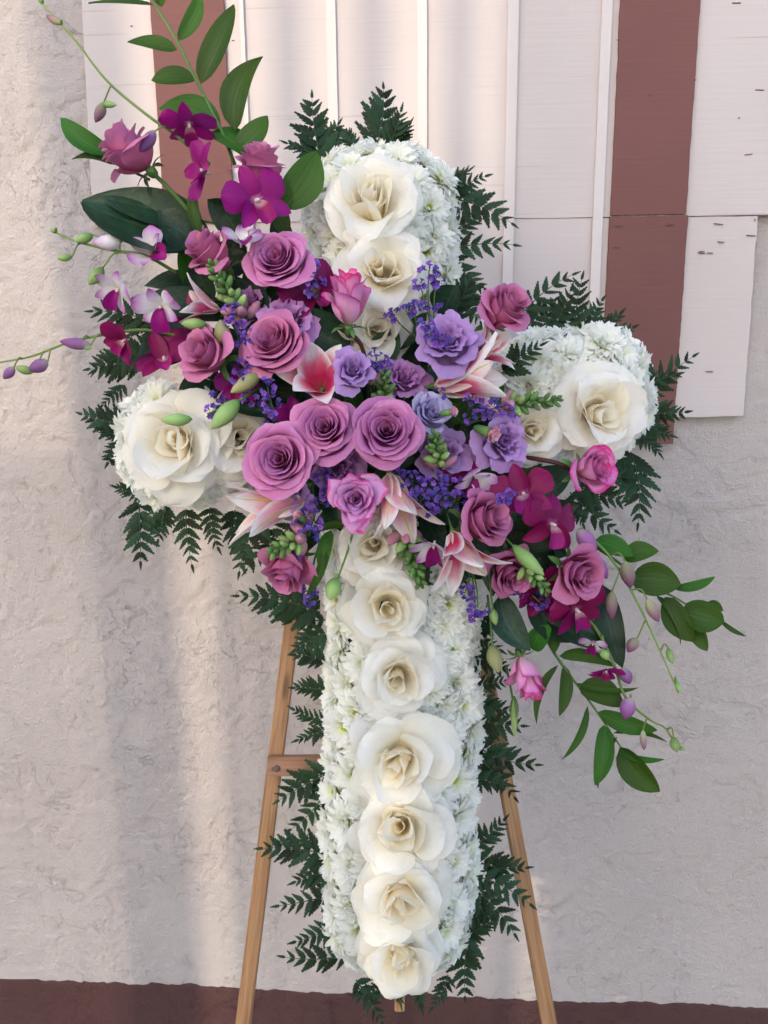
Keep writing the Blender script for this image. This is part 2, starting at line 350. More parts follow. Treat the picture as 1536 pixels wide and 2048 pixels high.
# ------------------------------------------------------------------ the setting
def vnoise(x, z, f, seed):       # value noise on a lattice
    r = np.random.RandomState(seed); G = r.rand(256, 256)
    X = x * f + 57.3; Z = z * f + 31.7; i = np.floor(X).astype(int); j = np.floor(Z).astype(int); a = X - i; b = Z - j
    a = a * a * a * (a * (a * 6 - 15) + 10); b = b * b * b * (b * (b * 6 - 15) + 10)
    q = lambda p, s: G[p % 256, s % 256]
    return (q(i, j) * (1 - a) + q(i + 1, j) * a) * (1 - b) + (q(i, j + 1) * (1 - a) + q(i + 1, j + 1) * a) * b
def relief(x, z):
    wx = x + .016 * (vnoise(x, z, 26, 1) - .5) + .006 * (vnoise(x, z, 90, 21) - .5); wz = z + .016 * (vnoise(x, z, 26, 2) - .5) + .006 * (vnoise(x, z, 90, 22) - .5)
    a = .55 * vnoise(wx, wz, 14, 3) + .3 * vnoise(wx, wz, 33, 4) + .15 * vnoise(wx, wz, 80, 5)
    s = np.clip((a - .47) / .045, 0, 1); pl = s * s * (3 - 2 * s)          # trowelled plateaus with crisp lips
    c = .5 * vnoise(wx, wz, 38, 11) + .5 * vnoise(wx, wz, 85, 12)
    s2 = np.clip((c - .50) / .06, 0, 1); pl2 = s2 * s2 * (3 - 2 * s2)
    fine = vnoise(wx, wz, 150, 6) * .6 + vnoise(x, z, 300, 7) * .4
    return .0022 * pl + .0016 * pl2 * (.4 + .6 * (1 - pl)) + .0016 * fine + .004 * vnoise(x, z, 3, 9)
zb_l, zb_r = on_wall(0, 1956).z, on_wall(1536, 2009).z
zb = (zb_l + zb_r) / 2
def lineoff(x): return .010 * (vnoise(x, x * 0, 9, 31) - .5) + .006 * (vnoise(x, x * 0, 40, 32) - .5) + .003 * (vnoise(x, x * 0, 110, 33) - .5)
def wall_grid(name, z0, z1, fine0, fine1, mat, line_at, proud):
    xs = np.concatenate([np.linspace(-3.2, -.8, 40)[:-1], np.arange(-.8, .8, .0030), np.linspace(.8, 3.2, 40)])
    zs = np.unique(np.concatenate([np.linspace(z0, fine0, 14), np.arange(fine0, fine1, .0030), np.linspace(fine1, z1, 14)]))
    X, Z = np.meshgrid(xs, zs); off = lineoff(X)
    if line_at == 'bottom': Z = Z + off * np.clip(1 - (Z - z0) / .05, 0, 1)
    else: Z = Z + off * np.clip(1 - (z1 - Z) / .05, 0, 1)
    Y = YW - relief(X, Z) - proud
    if line_at == 'top': Y = Y + (proud + .002) * (np.clip(1 - (z1 + lineoff(X) - Z) / .004, 0, 1)) ** 2
    nz, nx = X.shape; co_ = np.stack([X, Y, Z], -1).reshape(-1, 3).astype(np.float32)
    a = (np.arange(nz - 1)[:, None] * nx + np.arange(nx - 1)[None]).ravel()
    q = np.stack([a, a + 1, a + nx + 1, a + nx], -1).astype(np.int32)
    me = bpy.data.meshes.new(name); me.vertices.add(len(co_)); me.vertices.foreach_set('co', co_.ravel())
    me.loops.add(q.size); me.loops.foreach_set('vertex_index', q.ravel()); me.polygons.add(len(q))
    me.polygons.foreach_set('loop_start', np.arange(0, q.size, 4, dtype=np.int32)); me.update(calc_edges=True)
    me.polygons.foreach_set('use_smooth', [True] * len(me.polygons)); me.materials.append(mat)
    return me
wall = part('stucco_wall', wall_grid('stucco_wall', zb, 3.4, zb + .001, on_wall(768, 0).z + .05, M['stucco'], 'bottom', 0), None, None)
tag(wall, 'rough pale pink stucco wall behind the flower cross', 'wall')
part('base_band', wall_grid('base_band', -.05, zb, max(.02, on_wall(768, 2048).z - .05), zb - .001, M['base'], 'top', .004), None, wall)['label'] = 'brown painted stucco base of the wall'
gm = mesh('ground', [(-40, -60, 0), (40, -60, 0), (40, YW + .1, 0), (-40, YW + .1, 0)], [(0, 1, 2, 3)], smooth=False)
tag(part('ground', gm, M['concrete'], None), kind='structure')

# boards nailed to the wall: plywood sheets, brown boards, thin battens, staples
pan = thing('window_boarding', 'pale painted plywood boarding with brown boards and thin battens on the stucco wall', 'boarding', Matrix.Translation((0, YW - .008, 2.0)))
def slab(name, quad, t, y, mat, jag=0., seed=0, sub=26):
    """a flat board: quad = corners (x, z) tl, tr, br, bl in wall coordinates; jag roughens its rim"""
    r = random.Random(seed); tl, tr, br, bl = [Vector(q) for q in quad]; out = []
    for a, b_ in ((tl, tr), (tr, br), (br, bl), (bl, tl)):
        d = (b_ - a); nn = Vector((-d.y, d.x)).normalized()
        for k in range(sub):
            f = k / sub; j = (mnoise.noise(Vector((f * d.length * 40, seed * 3.1, a.x * 9))) * .7 + r.uniform(-.4, .4)) * jag if k else 0
            out.append(a + d * f + nn * j)
    n = len(out); V = [(p.x, y, p.y) for p in out] + [(p.x, y - t, p.y) for p in out]
    F = [tuple(range(n, 2 * n))[::-1], tuple(range(n))] + [(i, (i + 1) % n, n + (i + 1) % n, n + i) for i in range(n)]
    me = mesh(name, V, F, smooth=False)
    bm = bmesh.new(); bm.from_mesh(me); bmesh.ops.recalc_face_normals(bm, faces=bm.faces); bm.to_mesh(me); bm.free()
    return part(name, me, mat, pan)
PO = Vector((0, YW - .008, 2.0))
def wq(pts, off=.02):            # photo points on the board face -> panel coordinates
    o = []
    for p in pts:
        q = on_wall(p[0], p[1], off) - PO; o.append((q.x, q.z))
    return o
TOP = -260
xl = on_wall(158, 40, .02).x; xr0 = 1640
sheet_u = slab('plywood_sheet', wq([(150, TOP), (xr0 + 30, TOP), (xr0, 428), (187, 449)]), .013, 0, M['ply'], .0006, 1)
sheet_l = slab('plywood_sheet', wq([(400, 446), (1516, 431.5), (1487, 832), (400, 850)]), .011, 0, M['ply'], .0016, 2)
def vboard(name, x0, x1, ytop, ybot, t, y, mat, jag, seed, ref):
    """upright board whose edges pass through photo x0 and x1 at photo height ref"""
    a = on_wall(x0, ref, .022); b = on_wall(x1, ref, .022); zt = on_wall(x0, ytop, .022).z; zb_ = on_wall(x0, ybot, .022).z
    q = [(a.x, zt), (b.x, zt), (b.x, zb_), (a.x, zb_)]; q = [(x - PO.x, z - PO.z) for x, z in q]
    return slab(name, q, t, y, mat, jag, seed, 40)
vboard('brown_board', 307, 452, TOP, 446, .006, -.0125, M['brown'], .0010, 3, 90)
vboard('brown_board', 1231, 1386, TOP, 431, .006, -.0125, M['brown'], .0010, 4, 200)
vboard('brown_board', 1216, 1371, 434, 836, .006, -.0105, M['brown'], .0010, 5, 500)
vboard('brown_board', 1196, 1349, 841, 889, .012, 0, M['brown'], .0010, 6, 860)
for x0, x1, rf in ((488, 496, 200), (654, 673, 100), (835, 854, 150), (1010, 1031, 300), (1191, 1211, 300)):
    vboard('batten', x0, x1, TOP, rf + 300 if x0 < 500 else 640, .006, -.0123, M['batten'], .0004, x0, rf)
sv = []
for k in range(3):
    pass
stm = lambda w: box(Vector((-w / 2, 0, 0)), Vector((w / 2, 0, 0)), .0016, .0014, Vector((0, -1, 0)), .0004)[0]
for i, (x, y, w, a) in enumerate([(1519, 180, 16, 3), (1497, 309, 15, -5), (1437, 448, 18, 8), (1502, 471, 18, 4), (1442, 484, 14, 5), (1403, 506, 14, 6), (1238, 451, 16, 4), (1340, 449, 16, -4), (1232, 494, 14, -6),
                                  (1420, 506, 12, 0), (1404, 503, 10, 0), (1419, 743, 14, 0), (1478, 236, 4, 0), (1242, 388, 4, 0), (1300, 190, 4, 0), (263, 52, 4, 0), (1236, 80, 5, 0), (466, 81, 4, 0), (1473, 6, 16, 2), (1510, 440, 5, 80), (1290, 655, 5, 0), (1390, 160, 5, 0)]):
    p = on_wall(x, y, .0275 if 1215 < x < 1395 or 307 < x < 450 else .0215) - PO
    part('staple', stm(w * .0008), M['steel'], pan, Matrix.Translation(p) @ Matrix.Rotation(R(a), 4, 'Y') @ Matrix.Rotation(0, 4, 'Z'))

# unseen slatted blocker, added so low sun falls in bands on the wall
FY = -3.4
sun_blocker = thing('sun_blocker_boards', 'unseen slatted blocker added behind the viewer to band the sunlight', 'sun_blocker', Matrix.Translation((0, FY, 0)))
dist = YW - FY
def fx(px, py): return on_wall(px, py).x - math.tan(R(SUN_AZ)) * dist
def fz(py): return on_wall(768, py).z + dist * math.tan(R(SUN_EL)) / math.cos(R(SUN_AZ))
FH = 4.5
def blocker_board(x0, x1, z0, z1, name='board'):
    me, mm = box(Vector(((x0 + x1) / 2, 0, z0)), Vector(((x0 + x1) / 2, 0, z1)), x1 - x0, .03, Vector((0, -1, 0)), .0002); part(name, me, M['sun_blocker'], sun_blocker, mm)
def solid(x0, x1):
    while x0 < x1 - .001: w = min(.30, x1 - x0); blocker_board(x0, x0 + w, 0, FH); x0 += w
def blocker_slats(x0, x1, z0, z1, w, pitch):
    x = x0 + pitch / 2
    while x < x1: blocker_board(x - w / 2, x + w / 2, z0, z1, 'blocker_slat'); x += pitch
x = fx(-2600, 900)
solid(x, fx(-330, 300)); a, b_ = fx(-330, 300), fx(125, 300); blocker_slats(a, b_, 0, fz(900), .012, .05); x = b_
solid(x, fx(160, 1500)); x = fx(216, 1500)                       # open gap, then the board whose shade falls left of the easel
solid(x, fx(368, 1500)); x = fx(446, 1500)
c = fx(1015, 250); blocker_slats(x, c, 0, fz(440), .024, .055)
for px in (592, 760, 930): q = fx(px, 100); blocker_board(q - .02, q + .02, fz(440), FH, 'blocker_slat')
solid(c, fx(1035, 1850)); blocker_board(fx(1035, 1850), fx(1088, 1850), fz(1450), FH)
solid(fx(1088, 1850), fx(3600, 900))
me, mm = box(Vector((fx(-2600, 900), .035, .5)), Vector((fx(3600, 900), .035, .5)), .09, .04, Vector((0, -1, 0))); part('blocker_rail', me, M['sun_blocker'], sun_blocker, mm)

# ------------------------------------------------------------------ the easel
ez = thing('wooden_easel', 'pale pine easel whose legs show on both sides of the shaft of the cross', 'easel', Matrix.Translation(PT(790, 2300, -.05)))
EI = ez.matrix_world.inverted()
NF = DIR(0, 0, 1)
def epart(name, a, b_, w, t, mat=None):
    me, mm = box(a, b_, w, t, NF); return part(name, me, mat or M['wood'], ez, EI @ mm)
def to_ground(a, b_):
    d = b_ - a; return a + d * (a.z / -d.z) if d.z < 0 else b_
a, b_ = PT(694, 350, -.045), PT(487, 2048, -.045); epart('leg', a, to_ground(a, b_) + Vector((0, 0, .002)), U(29, -.045), .020)
a, b_ = PT(791, 350, -.045), PT(1098, 2048, -.045); epart('leg', a, to_ground(a, b_) + Vector((0, 0, .002)), U(29, -.045), .020)
bar = epart('crossbar', PT(536, 1531, -.026), PT(1019, 1526, -.026), U(37, -.026), .016, M['redwood'])
a = PT(742, 360, -.07); q = on_wall(795, 1560, .016); epart('brace', a, q, .022, .018)   # leans back onto the wall behind the shaft
for x, y in ((553, 1537), (1000, 1528)):
    v, f, u = lathe([(.0001, 0), (.0045, .0002), (.0045, .0012), (.003, .002), (.0001, .0022)], 10)
    o = part('screw', mesh('screw', v, f, u), M['steel'], ez, EI @ Matrix.Translation(PT(x, y, -.0178)) @ frame_zx(NF, DIR(1, 0, 0)).to_4x4())
v, f, u = lathe([(.0001, 0), (.0001, .001)], 4)
me, mm = box(PT(543, 1538, -.0177), PT(561, 1537, -.0177), .0045, .002, NF, .0006); part('slot', me, M['steel'], ez, EI @ mm)

# ------------------------------------------------------------------ the cross form under the flowers
BOXES = [(762, 480, 148, 190, 125, 0), (806, 1450, 148, 500, 125, 1.2), (400, 888, 160, 118, 95, -2), (1150, 782, 150, 122, 95, -3), (765, 840, 150, 150, 60, 0)]
def sdf(x, y):
    best = 1e9
    for cx, cy, hx, hy, r, a in BOXES:
        c, s = math.cos(R(a)), math.sin(R(a)); dx, dy = x - cx, y - cy; u_, v_ = abs(dx * c + dy * s), abs(-dx * s + dy * c)
        qx, qy = u_ - hx + r, v_ - hy + r
        best = min(best, math.hypot(max(qx, 0), max(qy, 0)) + min(max(qx, qy), 0) - r)
    return best
def grad(x, y):
    e = 2.; gx, gy = sdf(x + e, y) - sdf(x - e, y), sdf(x, y + e) - sdf(x, y - e); l = math.hypot(gx, gy) or 1
    return gx / l, gy / l
foam = thing('foam_cross', 'green foam cross form packed under the white flowers', 'cross', Matrix.Translation(PT(790, 1000, 0)))
FI = foam.matrix_world.inverted()
st = 16; V, F = [], []; idx = {}
for iy, y in enumerate(range(240, 2000, st)):
    for ix, x in enumerate(range(200, 1340, st)):
        s = sdf(x, y)
        if s < -14: idx[ix, iy] = len(V); V.append(FI @ PT(x, y, .008 + .047 * min(1, (-s - 14) / 60) ** .5))
for (ix, iy), k in list(idx.items()):
    q = [(ix, iy), (ix, iy + 1), (ix + 1, iy + 1), (ix + 1, iy)]
    if all(c in idx for c in q): F.append(tuple(idx[c] for c in q))
nf = len(V); V += [v - (FI.to_3x3() @ NF) * .03 for v in V]; edge_count = {}
for q in F:
    for i in range(4): edge_count[(q[i], q[(i + 1) % 4])] = 1
F2 = [tuple(i + nf for i in q[::-1]) for q in F] + [(b_, a, a + nf, b_ + nf) for (a, b_) in edge_count if (b_, a) not in edge_count]
part('foam', mesh('foam', V, F + F2), M['foam'], foam)
me, mm = box(PT(799, 1900, -.012), PT(799, 2019, -.012), U(20), .012, NF); part('stake', me, M['wood'], foam, FI @ mm)

# ------------------------------------------------------------------ flower builders
def rose_petals(seed, n, el=1., rho=.66, flare=.30, drop=.30, w0=1.9, w1=.95, ruf=.012, tip=.03, top=.62, nu=12, nv=9, t0=0., t1=1., fo=.22, fp=3.2):
    r = random.Random(seed); out = []; th = r.uniform(0, 6.28)
    for i in range(n):
        t = t0 + (t1 - t0) * i / max(1, n - 1); th += 2.399 + r.uniform(-.4, .4); t = min(1, max(0, t + r.uniform(-.6, .6) / n)); fo_ = fo * r.uniform(.6, 1.9)
        rm = .05 + rho * t ** 1.12 * r.uniform(.94, 1.06); H = (top - .05 + .20 * math.sin(math.pi * t ** .8) - .22 * t ** 3 + r.uniform(-.055, .055)) * el
        B = -.38 * el; W_ = w0 + (w1 - w0) * t ** .7; fl = (.03 + flare * t ** 1.3) * r.uniform(.75, 1.25); dr = (.02 + drop * t ** 1.4) * r.uniform(.7, 1.3)
        ph = r.uniform(0, 6.28); V, F, UV = [], [], []; sk = r.uniform(-.16, .16); lean = r.uniform(-.16, .16) * (.3 + t)
        for j in range(nv + 1):
            for k in range(nu + 1):
                u = -1 + 2 * k / nu
                vt = 1 - fo_ * abs(u + sk) ** fp + tip * t * math.exp(-((u - sk) / .17) ** 2) + .02 * math.sin(5 * u + ph)
                v = vt * j / nv
                rr = rm * (math.sin(math.pi / 2 * min(v / .62, 1)) ** .75) + .03 * v
                z = B + (H - B) * v
                s = max(0, (v - .58) / .42); s2 = s * s
                edge = max(0, (j / nv - .72) / .28) ** 2
                rr += fl * s2 + .035 * t * edge; z -= dr * s2 * el + .05 * t * edge
                rr *= 1 + .13 * u * (1 - .55 * t)
                rr += (ruf + .012 * t) * v * v * (math.sin(3 * u + ph) + .7 * math.sin(8.3 * u + 2 * ph) + .4 * math.sin(17 * u + 3 * ph) * edge)
                z += ruf * .8 * s * math.sin(6.1 * u + ph * 1.7)
                a = th + u * W_ * (1 - .12 * s)
                V.append((rr * math.cos(a), rr * math.sin(a), z + lean * u * rr)); UV.append((k / nu, j / nv))
        k1 = nu + 1
        for j in range(nv):
            for k in range(nu):
                a = j * k1 + k; F.append((a, a + 1, a + k1 + 1, a + k1))
        out.append((V, F, UV))
    return out
def scaled(m, s): return [(x * s, y * s, z * s) for x, y, z in m[0]], m[1], m[2]
def flip(m): return m

def add_calyx(root, s, el, mat='stem', stem=.7):
    v, f, u = lathe([(.03, -stem), (.035, -.62 * el), (.13, -.56 * el), (.17, -.46 * el), (.12, -.36 * el), (.02, -.34 * el)], 8)
    part('calyx', mesh('calyx', [(x * s, y * s, z * s) for x, y, z in v], f, u), M[mat], root)
    for k in range(5):
        b = scaled(blade(.62, .20, 2, 5, 'sepal', 60, 60 + 12 * (k % 3), .3, theta=k * 1.2566, r0=.10, z0=-.44 * el), s)
        part('sepal', mesh('sepal', *b), M['stem'], root)

def rose(label, px, py, d, dia, n, mat, seed, kind='open', cat='rose', group=None, name='rose', roll=0, stem=None):
    s = U(dia, d) / 2 * dict(open=1.03, half=1.17, tight=1.1, bud=1.2, lis=1.06).get(kind, 1)
    M4 = MZ(px, py, d, n, roll); root = thing(name, label, cat, M4, group)
    K = dict(open=dict(n=24, rho=.74, flare=.24, drop=.24, w1=1.15, tip=.04), half=dict(n=20, tip=.05, el=1.35, rho=.58, flare=.26, drop=.2, top=.6), bud=dict(n=13, el=1.75, rho=.56, flare=.17, drop=.10, top=.58, tip=.07),
             star=dict(n=24, tip=.13, flare=.30, drop=.22, w1=.82, fo=.3, fp=2.4), lis=dict(n=16, el=.9, rho=.66, flare=.36, drop=.22, w0=1.4, w1=.95, ruf=.055, tip=0, nu=18, fo=.14, fp=4), tight=dict(n=16, el=1.2, rho=.58, flare=.3, drop=.16, ruf=.02))[kind]
    for m in rose_petals(seed, **K):
        part('petal', mesh('petal', *scaled(m, s)), M[mat], root)
    add_calyx(root, s, K.get('el', 1))
    if stem:
        inv = M4.inverted(); pts = [Vector((0, 0, -.5 * s * K.get('el', 1)))] + [inv @ PT(*p) for p in stem]
        part('stem', mesh('stem', *tube(smooth_path(pts, 4), U(5, d))), M['redstem' if 'bicol' in mat else 'stem'], root)
    return root

def cream_rose(label, px, py, d, dia, n, seed, roll=0):
    s = U(dia, d) / 2; r = random.Random(seed)
    root = thing('cream_rose', label, 'rose', MZ(px, py, d, n, roll), 'cream roses on the white cross')
    heart = Matrix.Translation((r.uniform(-.10, .10) * s, r.uniform(-.10, .10) * s, .02 * s)) @ Matrix.Rotation(R(r.uniform(8, 26)), 4, Vector((r.uniform(-1, 1), r.uniform(-1, 1), 0)))
    wide = r.uniform(.85, 1.45); nb = r.choice((4, 5, 6, 8)); s *= r.uniform(.94, 1.06); hug = r.uniform(-8, 10)
    for m in rose_petals(seed, nb, el=1.1, rho=.20 * wide, flare=.05, drop=.01, w0=2.3, w1=1.5, ruf=.010, top=r.uniform(.40, .56), nu=12, nv=10, fo=.26, fp=2.2, tip=.05):
        part('petal', mesh('petal', *scaled(m, s)), M['creambud'], root, heart)
    for cnt, p0, p1, L, Wd, r0, z0, cup, cu, jit in ((3, -4, 34, .74, .80, .20, -.20, .70, 25, 12), (3, 14, 52, .82, 1.0, .19, -.14, .42, 55, 13), (4, 38, 48, .90, 1.15, .16, -.18, .18, 70, 14), (5, 60, 36, .96, 1.25, .13, -.26, .05, 50, 12)):
        t0 = r.uniform(0, 6.28)
        for k in range(cnt):
            b = blade(L * r.uniform(.86, 1.1), Wd * r.uniform(.85, 1.12), 12, 11, 'rosy', p0 + hug + r.uniform(-jit, jit), p1 + r.uniform(-18, 18), cup + r.uniform(-.2, .2), .028, r.randrange(99),
                      t0 + k * 6.283 / cnt + r.uniform(-.4, .4), r0, z0 + r.uniform(-.05, .06) + .015 * k, r.uniform(-.3, .3), 3., cu * r.uniform(.2, 1.6))
            part('petal', mesh('petal', *scaled(b, s)), M['creambud' if cnt == 3 and p0 < 0 else 'cream'], root)
    return root

# spray chrysanthemums: five patterns shared by all
def mum_pattern(seed):
    r = random.Random(seed); P = []; close = seed % 3 == 2
    rings = [(20, 1.0, 78, 14, .31, .10, -.20), (21, .97, 64, 14, .31, .10, -.12), (19, .88, 50, 18, .30, .10, -.07), (17, .74, 36, 18, .29, .10, -.02), (13, .56, 20, 16, .25, .10, .02)]
    if seed % 3 == 0: rings = rings[:4]
    if close: rings.append((9, .40, 2, 10, .2, .08, .05))
    for cnt, L, p0, p1, Wd, r0, z0 in rings:
        t0 = r.uniform(0, 6.28)
        for k in range(cnt):
            P.append(blade(L * r.uniform(.84, 1.1), Wd * r.uniform(.85, 1.1), 2, 5, 'strap', p0 + r.uniform(-12, 12), p1 + r.uniform(-12, 8), .7, 0, 0, t0 + k * 6.283 / cnt + r.uniform(-.12, .12), r0, z0, r.uniform(-.25, .25)))
    a = mesh('ray_petals', *join(P)); a.materials.append(M['mum'])
    D_ = []
    for k in range(26):
        q = k * 2.399; rr = .016 * k ** .5 * 1.3
        v, f, u = lathe([(.022, 0), (.03, .05), (.018, .09), (.004, .10)], 5)
        D_.append(([(x + rr * math.cos(q) * 1.7, y + rr * math.sin(q) * 1.7, z + .12 - rr * .4) for x, y, z in v], f, u))
    b = mesh('disc', *join(D_)); b.materials.append(M['mumdisc'])
    return a, b
MUMS = [mum_pattern(i) for i in range(6)]
def mum(px, py, d, rad, n, label, i):
    s = U(rad, d)
    root = thing('chrysanthemum', label, 'chrysanthemum', MZ(px, py, d, n, rnd.uniform(0, 360)) @ Matrix.Scale(s, 4), 'white chrysanthemums covering the cross')
    a, b = MUMS[i % 6]
    part('ray_petals', a, None, root, kind='stuff'); part('disc', b, None, root)

# fern leaflets: three patterns
def pinna_pattern(seed, nT=6):
    r = random.Random(seed); V, F, UV = [], [], []
    wf = lambda x: .20 * (1 - x) ** .75 * (.55 + 1.2 * min(x, .3) / .3 * .45) + .012
    dz = lambda x, y: -.10 * x * x - abs(y) * .30
    mid = []
    for k in range(nT + 1):
        x = k / nT; mid.append(len(V)); V.append((x, 0, dz(x, 0))); UV.append((.5, x))
    for sgn in (1, -1):
        val, tips = [], []
        for k in range(nT + 1):
            x = k / nT; w = wf(x) * (.5 if 0 < k < nT else .25); val.append(len(V)); V.append((x, sgn * w, dz(x, w))); UV.append((.5 + sgn * .2, x))
        for k in range(nT):
            x = (k + .62) / nT; w = wf(x) * r.uniform(.95, 1.2); x2 = x + .10 * r.uniform(.8, 1.2); tips.append(len(V)); V.append((x2, sgn * w, dz(x2, w) + .01)); UV.append((.5 + sgn * .5, x))
            xa = (k + .22) / nT; wa = wf(xa) * .95; tips.append(len(V)); V.append((xa, sgn * wa, dz(xa, wa))); UV.append((.5 + sgn * .5, xa))
        for k in range(nT):
            f1 = (mid[k], mid[k + 1], val[k + 1], val[k]); f2 = (val[k], val[k + 1], tips[2 * k], tips[2 * k + 1])
            F += [f1, f2] if sgn < 0 else [f1[::-1], f2[::-1]]
    m = mesh('leaflet', V, [q[::-1] for q in F], UV); m.materials.append(M['fern']); return m
PINNA = [pinna_pattern(i) for i in range(4)] + [pinna_pattern(9, 4)]
ORD = 'first second third fourth fifth sixth seventh eighth ninth tenth eleventh twelfth thirteenth fourteenth fifteenth sixteenth seventeenth eighteenth nineteenth twentieth'.split()
def frond(label, bx, by, tx, ty, d0, d1, seed, wide=.42, bow=.1, group='fern fronds framing the cross'):
    r = random.Random(seed); A, B_ = PT(bx, by, d0), PT(tx, ty, d1); L = (B_ - A).length
    nrm_ = DIR(r.uniform(-.35, .35), r.uniform(-.2, .5), 1); side = (B_ - A).normalized().cross(nrm_)
    mid = (A + B_) / 2 + side * L * bow * r.choice((-1, 1)) + nrm_ * L * .08
    root = thing('fern_frond', label, 'fern frond', Matrix.Translation(A), group)
    P = lambda s: (A * (1 - s) ** 2 + mid * 2 * s * (1 - s) + B_ * s * s) - A
    part('stem', mesh('stem', *tube([P(i / 8) for i in range(9)], [.0011 * (1 - .75 * i / 8) for i in range(9)], 5)), M['darkstem'], root)
    n = max(6, int(L / .0128)) 
    for i in range(n):
        s = .06 + .93 * i / n; p = P(s); t = (P(min(1, s + .02)) - P(s - .02)).normalized()
        ln = L * wide * (1 - s) ** .72 * (.72 + .28 * min(1, s / .25)) + .006
        for sg in (1, -1):
            an = R(58 - 20 * s + r.uniform(-7, 7)) * sg
            nn = (nrm_ + Vector((r.uniform(-.3, .3), r.uniform(-.3, .3), r.uniform(-.3, .3)))).normalized()
            sd = nn.cross(t); x = t * math.cos(an) + sd * math.sin(an) + nn * r.uniform(-.12, .06)
            l2 = ln * r.uniform(.85, 1.12); wy = l2 * r.uniform(.95, 1.35)
            part('leaflet', PINNA[r.randrange(4) if l2 > .016 else 4], None, root, Matrix.Translation(p) @ frame_xz(x, nn).to_4x4() @ Matrix.Diagonal((l2, wy, l2, 1)))
    part('leaflet', PINNA[4], None, root, Matrix.Translation(P(.97)) @ frame_xz(P(1) - P(.9), nrm_).to_4x4() @ Matrix.Scale(max(.012, L * .1), 4))

def leaf_at(root, a, b_, w, mat, seed, tilt=None, shape='leaf', curl=None):
    """a leaf from a to b_ (photo x, photo y, depth) of photo width w"""
    r = random.Random(seed); A, B_ = PT(*a), PT(*b_); L = (B_ - A).length
    tl = tilt if tilt is not None else (r.uniform(-.5, .5), r.uniform(-.1, .7))
    n = DIR(tl[0], tl[1], 1); c = r.uniform(10, 34) if curl is None else curl
    m = blade(L * 1.02, U(w, a[2]) * 1.05, 6, 10, shape, 90 - c * .5, c, r.uniform(.15, .5), .010, seed, 0, 0, 0, r.uniform(-.5, .5), 3., 0., r.choice((-1, 1)) * r.uniform(.15, .55))
    inv = root.matrix_world.inverted()
    part('leaf', mesh('leaf', *m), M[mat], root, inv @ Matrix.Translation(A) @ frame_xz(B_ - A, n).to_4x4())
def stem_path(root, pts, r0, r1, mat, name='stem'):
    inv = root.matrix_world.inverted(); P = smooth_path([inv @ PT(*p) for p in pts], 5); n = len(P)
    return part(name, mesh(name, *tube(P, [r0 + (r1 - r0) * i / (n - 1) for i in range(n)], 6)), M[mat], root)
def bud_at(root, a, b_, w, mat, name='bud', bend=.06, calyx=True):
    A, B_ = PT(*a), PT(*b_); L = (B_ - A).length; r = U(w, a[2]) / 2
    pr = [(.12, 0), (.55, .10), (.9, .28), (1, .45), (.86, .65), (.55, .84), (.2, .96), (.02, 1)]
    v, f, u = lathe([(r * q, L * z) for q, z in pr], 10, bend, .05)
    inv = root.matrix_world.inverted()
    o = part(name, mesh(name, v, f, u), M[mat], root, inv @ Matrix.Translation(A) @ frame_zx(B_ - A, DIR(.3, .2, 1)).to_4x4())
    return o

def orchid_bloom(parent, M4, s, mat, seed, lipmat='lip', fold=0., name='orchid_bloom'):
    r = random.Random(seed)
    v, f, u = lathe([(.04, -.15), (.06, 0), (.065, .08), (.05, .18), (.015, .22)], 7, .12)
    o = part(name, mesh('column', [(x * s, y * s, z * s) for x, y, z in v], f, u), M['column'], parent, M4)
    for th, L, Wd, sh, nm, cp in ((90, .95, .52, 'sepal', 'sepal', .2), (215, .95, .5, 'sepal', 'sepal', .2), (325, .95, .5, 'sepal', 'sepal', .2), (22, 1.0, .86, 'orchid', 'petal', -.15), (158, 1.0, .86, 'orchid', 'petal', -.15)):
        b = scaled(blade(L * r.uniform(.92, 1.05), Wd, 8, 7, sh, 70 - fold + r.uniform(-8, 8), 22 + r.uniform(-12, 36), cp + r.uniform(-.2, .25), .024, r.randrange(99), R(th + r.uniform(-6, 6)), .05, 0, r.uniform(-.2, .2)), s)
        part(nm, mesh(nm, *b), M[mat], o)
    k = 1.35 if mat == 'viol' else 1
    b = scaled(blade(.72 * k, .62 * k, 8, 8, 'round', 28, 75, .75, .03, seed, R(270), .04, .02), s); part('lip', mesh('lip', *b), M['orch' if mat == 'viol' else lipmat], o)
    return o
def orchid(label, px, py, d, dia, n, mat, seed, roll=0, fold=0.):
    M4 = MZ(px, py, d, n, roll); root = thing('orchid', label, 'orchid', M4, 'magenta orchids in the bouquet')
    orchid_bloom(root, Matrix.Identity(4), U(dia, d) / 2 * 1.14, mat, seed, fold=fold + random.Random(seed).uniform(-6, 26) + (24 if mat == 'viol' else 0), name='column')
    return root

def lily(label, px, py, d, ln, axis, mats, seed, open_=(12, 40), n=6, wd=.30, roll=0):
    s = U(ln, d); r = random.Random(seed)
    root = thing('lily', label, 'lily', MZ(px, py, d, axis, roll), 'pink and white lilies in the bouquet')
    for k in range(n):
        o = k % 2
        b = scaled(blade(r.uniform(.9, 1.06), wd * (1.15 if o else .9), 8, 11, 'lance', open_[0] + 6 * (1 - o) + r.uniform(-4, 4), open_[1] + r.uniform(-12, 22), .35, .016, r.randrange(99), k * 6.283 / n + r.uniform(-.15, .15), .04, 0, r.uniform(-.25, .25), 4), s)
        part('petal', mesh('petal', *b), M[mats[k % len(mats)]], root)
    v, f, u = lathe([(.01, -.3), (.02, -.08), (.05, 0), (.04, .06), (.01, .08)], 7)
    part('stem', mesh('stem', [(x * s, y * s, z * s) for x, y, z in v], f, u), M['stem'], root)
    return root

